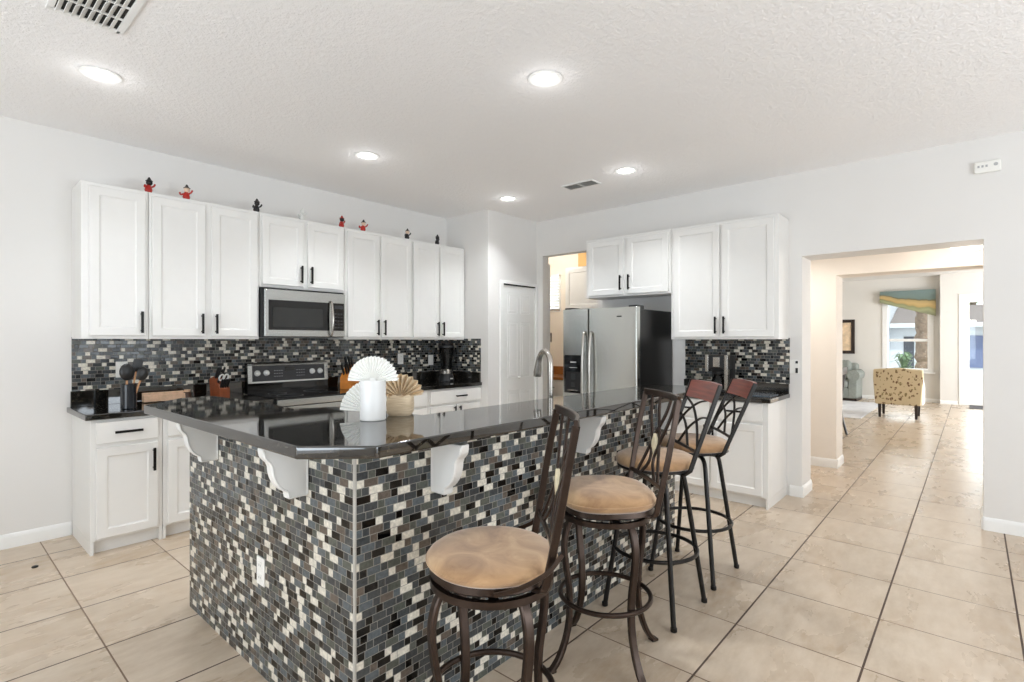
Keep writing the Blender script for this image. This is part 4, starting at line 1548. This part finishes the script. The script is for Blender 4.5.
def knife_block(name, label, loc, rz, m, kn, scis=False, s=1.0):
    t = thing(name, label, 'knife block', loc, rz)
    prof = [(-0.075 * s, 0.0), (0.070 * s, 0.0), (0.090 * s, 0.20 * s), (0.025 * s, 0.225 * s), (-0.075 * s, 0.105 * s)]
    MB().prism(prof, 'x', -0.055 * s, 0.055 * s, 0.004, 2).build('block', m, t)
    d = Vector((0, -0.42, 0.91)).normalized()
    for (x, q, L) in kn:
        base = Vector((x * s, (-0.070 + q * 0.095) * s, (0.108 + q * 0.117) * s))
        h = MB().bar([base - d * 0.004, base + d * L * 0.5 * s, base + d * L * s], 0.022 * s, 0.013 * s, (0, 1, 0))
        h.build('knife_handle', 'black_plastic', t)
    if scis:
        c = Vector((0.0, -0.03, 0.155)) * s
        for sx in (-1, 1):
            pts = [c + d * 0.055 + Vector((sx * 0.020 + 0.017 * math.cos(2 * PI * i / 16), 0, 0)) + d * (0.026 * math.sin(2 * PI * i / 16)) for i in range(16)]
            MB().tube(pts, 0.0065, 8, closed=True).tube([c, c + d * 0.035 + Vector((sx * 0.014, 0, 0))], 0.005, 8).build('scissor_loop', 'white_mark', t)
    return t


knife_block('knife_block', 'reddish wooden knife block with black handles left of the range', (1.640, 4.60, GZ), R(14), 'orange_wood',
            [(-0.035, 0.1, 0.085), (-0.012, 0.1, 0.085), (0.012, 0.1, 0.085), (0.036, 0.1, 0.085), (-0.036, 0.5, 0.10), (0.038, 0.5, 0.10), (-0.036, 0.9, 0.11), (-0.012, 0.9, 0.11), (0.03, 0.9, 0.11)], True, 0.82)
knife_block('knife_block', 'golden wooden knife block right of the range behind the white fan', (2.845, 4.64, GZ), R(-62), 'gold_wood',
            [(-0.03, 0.25, 0.10), (0.0, 0.3, 0.10), (0.03, 0.25, 0.10), (-0.025, 0.75, 0.11), (0.01, 0.75, 0.12), (0.036, 0.75, 0.11)], False, 1.06)

bl = thing('blender', 'countertop blender with a smoky jar in the corner', 'blender', (4.135, 4.66, GZ))
MB().lathe([(0, 0), (0.088, 0), (0.092, 0.008), (0.086, 0.05), (0.072, 0.085), (0, 0.085)], 32).build('motor_base', 'black_plastic', bl)
MB().lathe([(0.073, 0.084), (0.080, 0.088), (0.082, 0.125), (0.066, 0.142), (0, 0.142), (0, 0.084), (0.073, 0.084)], 32).build('jar_collar', 'nickel', bl)
jr = MB().lathe([(0.056, 0.142), (0.060, 0.15), (0.088, 0.385), (0.092, 0.395), (0.086, 0.395), (0.056, 0.152), (0, 0.150)], 32).build('jar', 'smoke_glass', bl)
MB().tube(spline([(0.078, 0, 0.36), (0.125, 0, 0.345), (0.12, 0, 0.25), (0.070, 0, 0.20)], 6), 0.010, 10).build('jar_handle', 'black_plastic', jr)
MB().lathe([(0, 0.394), (0.094, 0.394), (0.094, 0.415), (0.045, 0.420), (0.04, 0.445), (0, 0.447)], 32).build('jar_lid', 'black_plastic', bl)
MB().box(-0.02, 0.02, -0.095, -0.085, 0.025, 0.04, 0.002).build('power_button', 'white_mark', bl)

cm = thing('coffee_maker', 'black and steel drip coffee maker with a glass carafe', 'coffee maker', (4.90, 1.745, GZ), RZ)
MB().box(-0.095, 0.095, -0.12, 0.11, 0, 0.035, 0.008).build('base', 'black_plastic', cm)
MB().box(-0.095, 0.095, 0.02, 0.11, 0.03, 0.34, 0.008).build('water_tank', 'black_plastic', cm)
MB().box(-0.097, 0.097, -0.115, 0.03, 0.215, 0.345, 0.012).build('brew_head', 'black_plastic', cm)
MB().box(-0.102, -0.070, -0.122, -0.06, 0.19, 0.345, 0.005).box(0.070, 0.102, -0.122, -0.06, 0.025, 0.345, 0.005).box(-0.030, 0.030, -0.120, -0.112, 0.235, 0.325, 0.003).build('steel_trim', 'nickel', cm)
cf = MB().lathe([(0, 0.037), (0.058, 0.037), (0.070, 0.06), (0.068, 0.11), (0.048, 0.155), (0.052, 0.17), (0.047, 0.17), (0.043, 0.155), (0.062, 0.11), (0.064, 0.062), (0.055, 0.042), (0, 0.042)], 28, c=(0, -0.045, 0)).build('carafe', 'smoke_glass', cm)
MB().lathe([(0, 0.17), (0.050, 0.17), (0.046, 0.186), (0, 0.188)], 24, c=(0, -0.045, 0)).build('carafe_lid', 'black_plastic', cf)
MB().tube(spline([(0.045, -0.075, 0.16), (0.085, -0.10, 0.15), (0.088, -0.10, 0.09), (0.060, -0.08, 0.07)], 6), 0.008, 8).build('carafe_handle', 'black_plastic', cf)

gb = MB().box(-0.13, 0.13, -0.15, 0.15, 0, 0.006, 0.002)  # added slab, stands in for a window's reflection in the counter
o = gb.build('reflection_slab', 'blue_reflection')
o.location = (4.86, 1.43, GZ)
tag(o, 'blue-grey slab standing in for a reflection on the counter right of the coffee maker', 'cutting board')

# little glazed figures along the top of the upper cabinets
FT = UB + UH + 0.0005


def figurine(label, x, body, head, base, lean, hat=None):
    t = thing('figurine', label, 'figurine', (x, YW - 0.245, FT), lean, 'small glazed figurines along the cabinet tops')
    MB().lathe([(0, 0), (0.026, 0), (0.028, 0.006), (0.022, 0.012), (0, 0.012)], 16).build('figure_base', base, t)
    bd = MB().lathe([(0, 0.010), (0.020, 0.012), (0.026, 0.03), (0.020, 0.055), (0.012, 0.068), (0, 0.070)], 16)
    bd.tube(spline([(-0.016, 0, 0.055), (-0.036, -0.008, 0.046), (-0.040, -0.02, 0.060)], 5), 0.0065, 8)
    bd.tube(spline([(0.016, 0, 0.055), (0.034, -0.008, 0.066), (0.044, -0.01, 0.084)], 5), 0.0065, 8)
    bd.build('figure_body', body, t)
    MB().sphere((0.004, -0.003, 0.086), 0.0215, seg=16).build('figure_head', head, t)
    MB().lathe([(0, 0.030), (0.006, 0.024), (0.015, 0.006), (0.024, 0.001), (0.024, -0.002), (0, 0.0)], 16, c=(0.004, -0.002, 0.100)).build('figure_hat', hat or head, t)
    return t


figurine('small figurine in red with a dark head, leftmost on the cabinet tops', 1.148, 'red_paint', 'black_paint', 'yellow_paint', 0.4)
figurine('second small figurine from the left, red with a pale-fronted dark head', 1.398, 'red_paint', 'skin_paint', 'yellow_paint', -0.5, 'black_paint')
figurine('small all-black figurine above the door left of the microwave', 1.930, 'black_paint', 'black_paint', 'black_paint', 0.2)
figurine('small all-white figurine above the microwave cabinet', 2.336, 'white_mark', 'white_mark', 'white_mark', 0.0)
figurine('small dark red figurine above the right door over the microwave', 2.735, 'red_paint', 'black_paint', 'skin_paint', 0.5, 'red_paint')
figurine('small red and orange figurine with a black hat, right of the dark red one', 2.975, 'red_paint', 'skin_paint', 'yellow_paint', -0.4, 'black_paint')
figurine('small black figurine with a pale face near the right end of the cabinet tops', 3.520, 'black_paint', 'skin_paint', 'black_paint', 0.1, 'black_paint')
figurine('rightmost small figurine, black with a white base, nearest the pantry corner', 3.945, 'black_paint', 'black_paint', 'white_mark', 0.6)

o = MB().lathe([(0, 0), (0.016, 0), (0.016, 0.006), (0.012, 0.009), (0, 0.009)], 16).build('bottle_cap', 'rubber')
o.location = (0.487, 4.314, 0.0005)
tag(o, 'tiny black cap lying on the tile floor at the far left', 'cap')

# ------------------------------------------------------------------ laundry fittings
lcab = cabinet('upper_cabinet', 'white upper cabinet seen through the laundry opening', (LF, 4.40, 1.82), RZ, 1.60, 0.33, 0.61,
               [(0.02, 0.78, 0.02, 0.59, 1, 0.10), (0.80, 1.58, 0.02, 0.59, -1, 0.10)])
struct('strip_laundry', MB().box(LF - 0.006, LF - 0.0005, 2.6, 4.40, 2.44, 2.879), 'wall_gold', 'golden strip of wall above the laundry cabinets')
lb = cabinet('base_cabinet', 'white base cabinet in the laundry under the brown counter', (LF, 5.85, 0), RZ, 2.2, 0.55, 0.84,
             [(0.02 + i * 0.545, 0.54 + i * 0.545, 0.10, 0.62, 1, 0.5) for i in range(4)], [(0.02 + i * 0.545, 0.54 + i * 0.545, 0.65, 0.82) for i in range(4)], 0.085)
lt = thing('countertop', 'brown wood-toned laundry counter with a raised back edge', 'countertop', (0, 0, 0))
MB().box(LF - 0.58, LF - 0.001, 3.65, 5.87, 0.841, 0.88, 0.004).build('slab', 'brown_counter', lt)
MB().box(LF - 0.022, LF - 0.001, 3.65, 5.87, 0.879, 1.0, 0.003).build('upstand', 'brown_counter', lt)
wbld = thing('window_blind', 'white slatted blind half raised in the laundry window', 'blind', (LF - 0.03, 4.97, 2.40))
MB().box(-0.02, 0.02, -0.25, 0.25, -0.04, 0, 0.003).build('head_rail', 'blind', wbld)
for k in range(12):
    MB().box(-0.022, 0.022, -0.245, 0.245, -0.0012, 0.0012, mtx=Matrix.Translation((0, 0, -0.062 - k * 0.043)) @ Matrix.Rotation(R(32), 4, 'Y')).build('slat', 'blind', wbld)
ld = thing('door_3', 'open white laundry door seen edge-on at the opening', 'door', (XW + 0.135, 4.055, 0))
ld['kind'] = 'structure'
MB().box(0, 0.035, 0, 0.72, 0.01, 2.36, 0.003).build('door_panel', 'trim', ld)
MB().box(0.062, 0.074, 0.004, 0.018, 1.37, 1.49, 0.002).box(0.033, 0.066, 0.006, 0.016, 1.385, 1.395).box(0.033, 0.066, 0.006, 0.016, 1.465, 1.475).build('door_pull', 'bronze', ld)
ll = bpy.data.lights.new('laundry_fill_lamp', 'POINT')  # unseen lamp, placed so its light reaches the laundry wall
ll.energy = 13
ll.color = (1.0, 0.96, 0.90)
ll.shadow_soft_size = 0.12
lf_ = thing('added_ceiling_lamp', 'unseen flush laundry ceiling lamp added for its light', 'ceiling light', (5.78, 4.70, 2.88))
MB().lathe([(0, 0), (0.15, 0), (0.15, -0.03), (0, -0.03)], 24).build('mounting_ring', 'trim', lf_)
MB().lathe([(0.14, -0.03), (0.13, -0.07), (0.07, -0.10), (0, -0.105)], 24).build('glass_dome', 'dome', lf_)
lo_ = bpy.data.objects.new('laundry_fill_lamp', ll)
COL.objects.link(lo_)
lo_.parent = lf_
lo_.location = (0, 0, -0.22)

# ------------------------------------------------------------------ living room furniture
va_ = thing('window_valance', 'teal gold and green striped valance with a slanted hem', 'valance', (FX - 0.012, 1.66, 2.545))
prof = [(0, 0), (-1.03, 0), (-1.03, -0.60), (0, -0.26)]
b = bmesh.new()
N = 24
rows = []
for i in range(N + 1):
    yy = -1.03 * i / N
    hz = -0.26 - 0.34 * i / N
    row = []
    for k in range(9):
        z = hz * k / 8
        wave = 0.010 * math.sin(k * 2.2 + i * 0.16) * (1 if 0 < k < 8 else 0.3)
        row.append(b.verts.new((-0.10 + wave, yy, z)))
    rows.append(row)
for A, B in zip(rows[:-1], rows[1:]):
    for k in range(8):
        b.faces.new((A[k], A[k + 1], B[k + 1], B[k]))
ext = bmesh.ops.extrude_face_region(b, geom=list(b.faces))
for v_ in [g for g in ext['geom'] if isinstance(g, bmesh.types.BMVert)]:
    v_.co.x += 0.012
bmesh.ops.recalc_face_normals(b, faces=list(b.faces))
mb = MB()
mb._merge(b)
mb.box(-0.095, 0.0, -0.012, 0.0, -0.26, 0.0).box(-0.095, 0.0, -1.03, -1.018, -0.60, 0.0).box(-0.095, 0.0, -1.03, 0.0, -0.012, 0.0)
mb.build('valance_fabric', 'valance', va_)

pf = thing('framed_picture', 'dark framed sepia print on the living room wall', 'picture', (FX - 0.002, 2.80, 1.075))
W_, H_ = 0.63, 0.835
MB().box(-0.035, 0, -W_, -W_ + 0.075, 0, H_, 0.006).box(-0.035, 0, -0.075, 0, 0, H_, 0.006).box(-0.035, 0, -W_ + 0.075, -0.075, 0, 0.075, 0.006).box(-0.035, 0, -W_ + 0.075, -0.075, H_ - 0.075, H_, 0.006).build('picture_frame', 'dark_wood', pf)
MB().box(-0.015, -0.004, -W_ + 0.07, -0.07, 0.07, H_ - 0.07).build('print', 'art_mat', pf)

ac = thing('floral_armchair', 'tan leaf-patterned armchair seen from behind by the window', 'armchair', (11.62, 1.02, 0))
# local: back panel at x=0 facing the kitchen, seat toward +x
for (sx, sy) in ((0.04, -0.265), (0.04, 0.265), (0.60, -0.265), (0.60, 0.265)):
    MB().tube([(sx, sy, 0.0), (sx, sy, 0.25)], 0.03, 4, rs=[0.8, 1.25], up=(1, 1, 0)).build('leg', 'dark_wood', ac)
bk_ = MB()
bk_.prism([(-0.335, 0.24), (0.335, 0.24), (0.365, 0.70), (0.36, 0.87), (0.0, 0.905), (-0.36, 0.87), (-0.365, 0.70)], 'x', 0.0, 0.13, 0.022, 3)
bk_.build('backrest', 'floral', ac)
lit_side = mat('lit_side_fabric', (236, 231, 222), 0.9)  # daylight falling on the chair sides is put into this pale colour
for s in (-1, 1):
    y0, y1 = (s * 0.355, s * 0.27)
    MB().prism([(0.10, 0.24), (0.64, 0.24), (0.66, 0.56), (0.40, 0.64), (0.16, 0.84), (0.10, 0.86)], 'y', min(y0, y1), max(y0, y1), 0.018, 3).build('arm', lit_side, ac)
MB().box(0.10, 0.64, -0.268, 0.268, 0.24, 0.46, 0.03, 3).build('seat', 'floral', ac)

sf = thing('blue_armchair', 'pale blue-green upholstered armchair beyond the opening', 'armchair', (14.22, 1.97, 0))
# local: front at x=0 facing the kitchen, right arm at y=0 running to +y
MB().box(0.04, 0.84, 0.04, 1.16, 0.0, 0.06).build('plinth', 'dark_wood', sf)
MB().box(0.03, 0.86, 0.06, 1.14, 0.06, 0.30, 0.02, 2).build('seat_base', 'sofa', sf)
MB().box(0.0, 0.70, 0.21, 0.99, 0.29, 0.47, 0.05, 3).build('seat_cushion', 'sofa', sf)
for y0 in (0.0, 0.98):
    a_ = MB().box(0.02, 0.80, y0 + 0.03, y0 + 0.20, 0.06, 0.58, 0.02, 2)
    a_.tube([(0.0, y0 + 0.10, 0.59), (0.80, y0 + 0.10, 0.59)], 0.125, 20)
    a_.build('arm', 'sofa', sf)
MB().box(0.62, 0.88, 0.10, 1.10, 0.28, 0.86, 0.06, 3).build('backrest', 'sofa', sf)
MB().box(0.48, 0.70, 0.22, 0.98, 0.46, 0.93, 0.09, 4).build('back_cushion', 'sofa', sf)

o = MB().box(11.1, 14.15, 1.50, 3.8, 0.0005, 0.012, 0.004, 1).build('area_rug', 'rug')
tag(o, 'pale grey rug on the living room floor', 'rug')
o = MB().box(14.25, 14.90, -0.72, 0.06, 0.0005, 0.016, 0.004, 1).build('door_mat', 'mat_dark')
tag(o, 'dark mat before the front door', 'mat')

dc = thing('dining_chair', 'dark dining chair partly hidden by the opening edge', 'chair', (8.9, 1.66, 0))
for sx in (-0.19, 0.19):
    MB().tube(spline([(sx, -0.255, 0.0), (sx, -0.20, 0.25), (sx, -0.185, 0.46), (sx, -0.21, 0.75), (sx, -0.255, 1.0)], 5), 0.016, 8).build('back_post', 'dark_wood', dc)
    MB().tube([(sx, 0.21, 0.0), (sx, 0.20, 0.44)], 0.017, 8).build('leg', 'dark_wood', dc)
MB().box(-0.22, 0.22, -0.20, 0.23, 0.43, 0.475, 0.012).build('seat', 'dark_wood', dc)
MB().box(-0.19, 0.19, -0.262, -0.238, 0.90, 1.0, 0.006).build('crest_rail', 'dark_wood', dc)
for i in range(4):
    MB().tube([(-0.12 + i * 0.08, -0.195, 0.47), (-0.12 + i * 0.08, -0.245, 0.93)], 0.008, 8).build('spindle', 'dark_wood', dc)

# ------------------------------------------------------------------ outside the living room window
struct('ground_outside', MB().box(15.4, 60, -30, 40, -0.16, -0.06), 'concrete')
ho = thing('neighbour_house', 'white house with a grey roof across the street', 'house', (30.0, 0, -0.06))
hb = MB().box(0, 6, -8.0, 2.90, 0, 2.22).box(-0.6, 8, 2.90, 10, 0, 4.2)
hb.build('house_wall', 'wall_white_ext', ho)
MB().prism([(-0.5, 2.20), (3.0, 3.15), (6.5, 2.20)], 'y', -8.4, 2.88).build('roof', 'roof_ext', ho)
MB().box(-0.55, -0.45, -8.4, 2.88, 2.05, 2.24).build('fascia', 'wall_white_ext', ho)
MB().prism([(-1.2, 4.15), (4, 6.0), (8.6, 4.15)], 'y', 2.7, 10.4).build('roof', 'roof_ext', ho)
MB().box(-0.04, 0.02, -0.75, 0.22, 0.30, 1.68).build('blue_garage_door', 'blue_door_ext', ho)
for (y0, y1, z0, z1, x) in ((2.02, 2.40, 0.05, 1.65, -0.03), (3.0, 3.18, 0.3, 1.7, -0.63), (3.0, 3.18, 1.95, 2.6, -0.63), (1.28, 1.42, 0.05, 1.65, -0.03)):
    MB().box(x, x + 0.05, y0, y1, z0, z1).build('window', 'dark_glass_ext', ho)
ptree = thing('palm_tree', 'palm trunk just outside the living room window', 'palm tree', (19.3, 1.10, -0.06))
pt = [(0.16 + 0.02 * math.sin(k * 1.9) + (0.03 if k % 2 else 0), 0.14 * k) for k in range(28)]
MB().lathe([(0, 0)] + pt + [(0, 0.14 * 28)], 18).build('trunk', 'palm_trunk', ptree)
fr2 = MB()
for k in range(14):
    a = 2 * PI * k / 14
    d = Vector((math.cos(a), math.sin(a), 0))
    fr2.bar(spline([Vector((0, 0, 3.85)), d * 0.6 + Vector((0, 0, 4.5)), d * 1.3 + Vector((0, 0, 4.4)), d * 1.9 + Vector((0, 0, 3.8))], 5), 0.03, 0.28, (0, 0, 1))
fr2.build('fronds', 'green_leaf', ptree)
pp = thing('potted_plant', 'small leafy plant in a pale pot outside the window', 'plant', (16.6, 1.32, -0.06))
MB().lathe([(0, 0), (0.17, 0), (0.21, 0.62), (0.19, 0.66), (0, 0.64)], 20).build('planter', 'terracotta', pp)
lv = MB()
rnd = random.Random(3)
for k in range(46):
    a = rnd.uniform(0, 2 * PI)
    d = Vector((math.cos(a), math.sin(a), 0))
    L = rnd.uniform(0.12, 0.30)
    hgt = rnd.uniform(0.15, 0.55)
    lv.bar([Vector((0, 0, 0.62)), d * L * 0.6 + Vector((0, 0, 0.62 + hgt)), d * L + Vector((0, 0, 0.62 + hgt * 0.85))], 0.004, 0.045, (0, 0, 1))
lv.build('leaves', 'green_leaf_dark', pp)
bt = thing('garden_tree', 'leafy green tree above the roof seen through the door glass', 'tree', (40.5, 0.0, -0.06))
MB().tube([(0, 0, 0), (0, 0, 4.4)], 0.14, 10).build('trunk', 'palm_trunk', bt)
lv = MB()
for k in range(60):
    p_ = Vector((rnd.gauss(0, 0.5), rnd.gauss(0, 0.55), rnd.gauss(4.7, 0.4)))
    lv.sphere(tuple(p_), rnd.uniform(0.25, 0.6), 1, 1, 0.8, 8)
lv.build('foliage', 'green_leaf', bt)
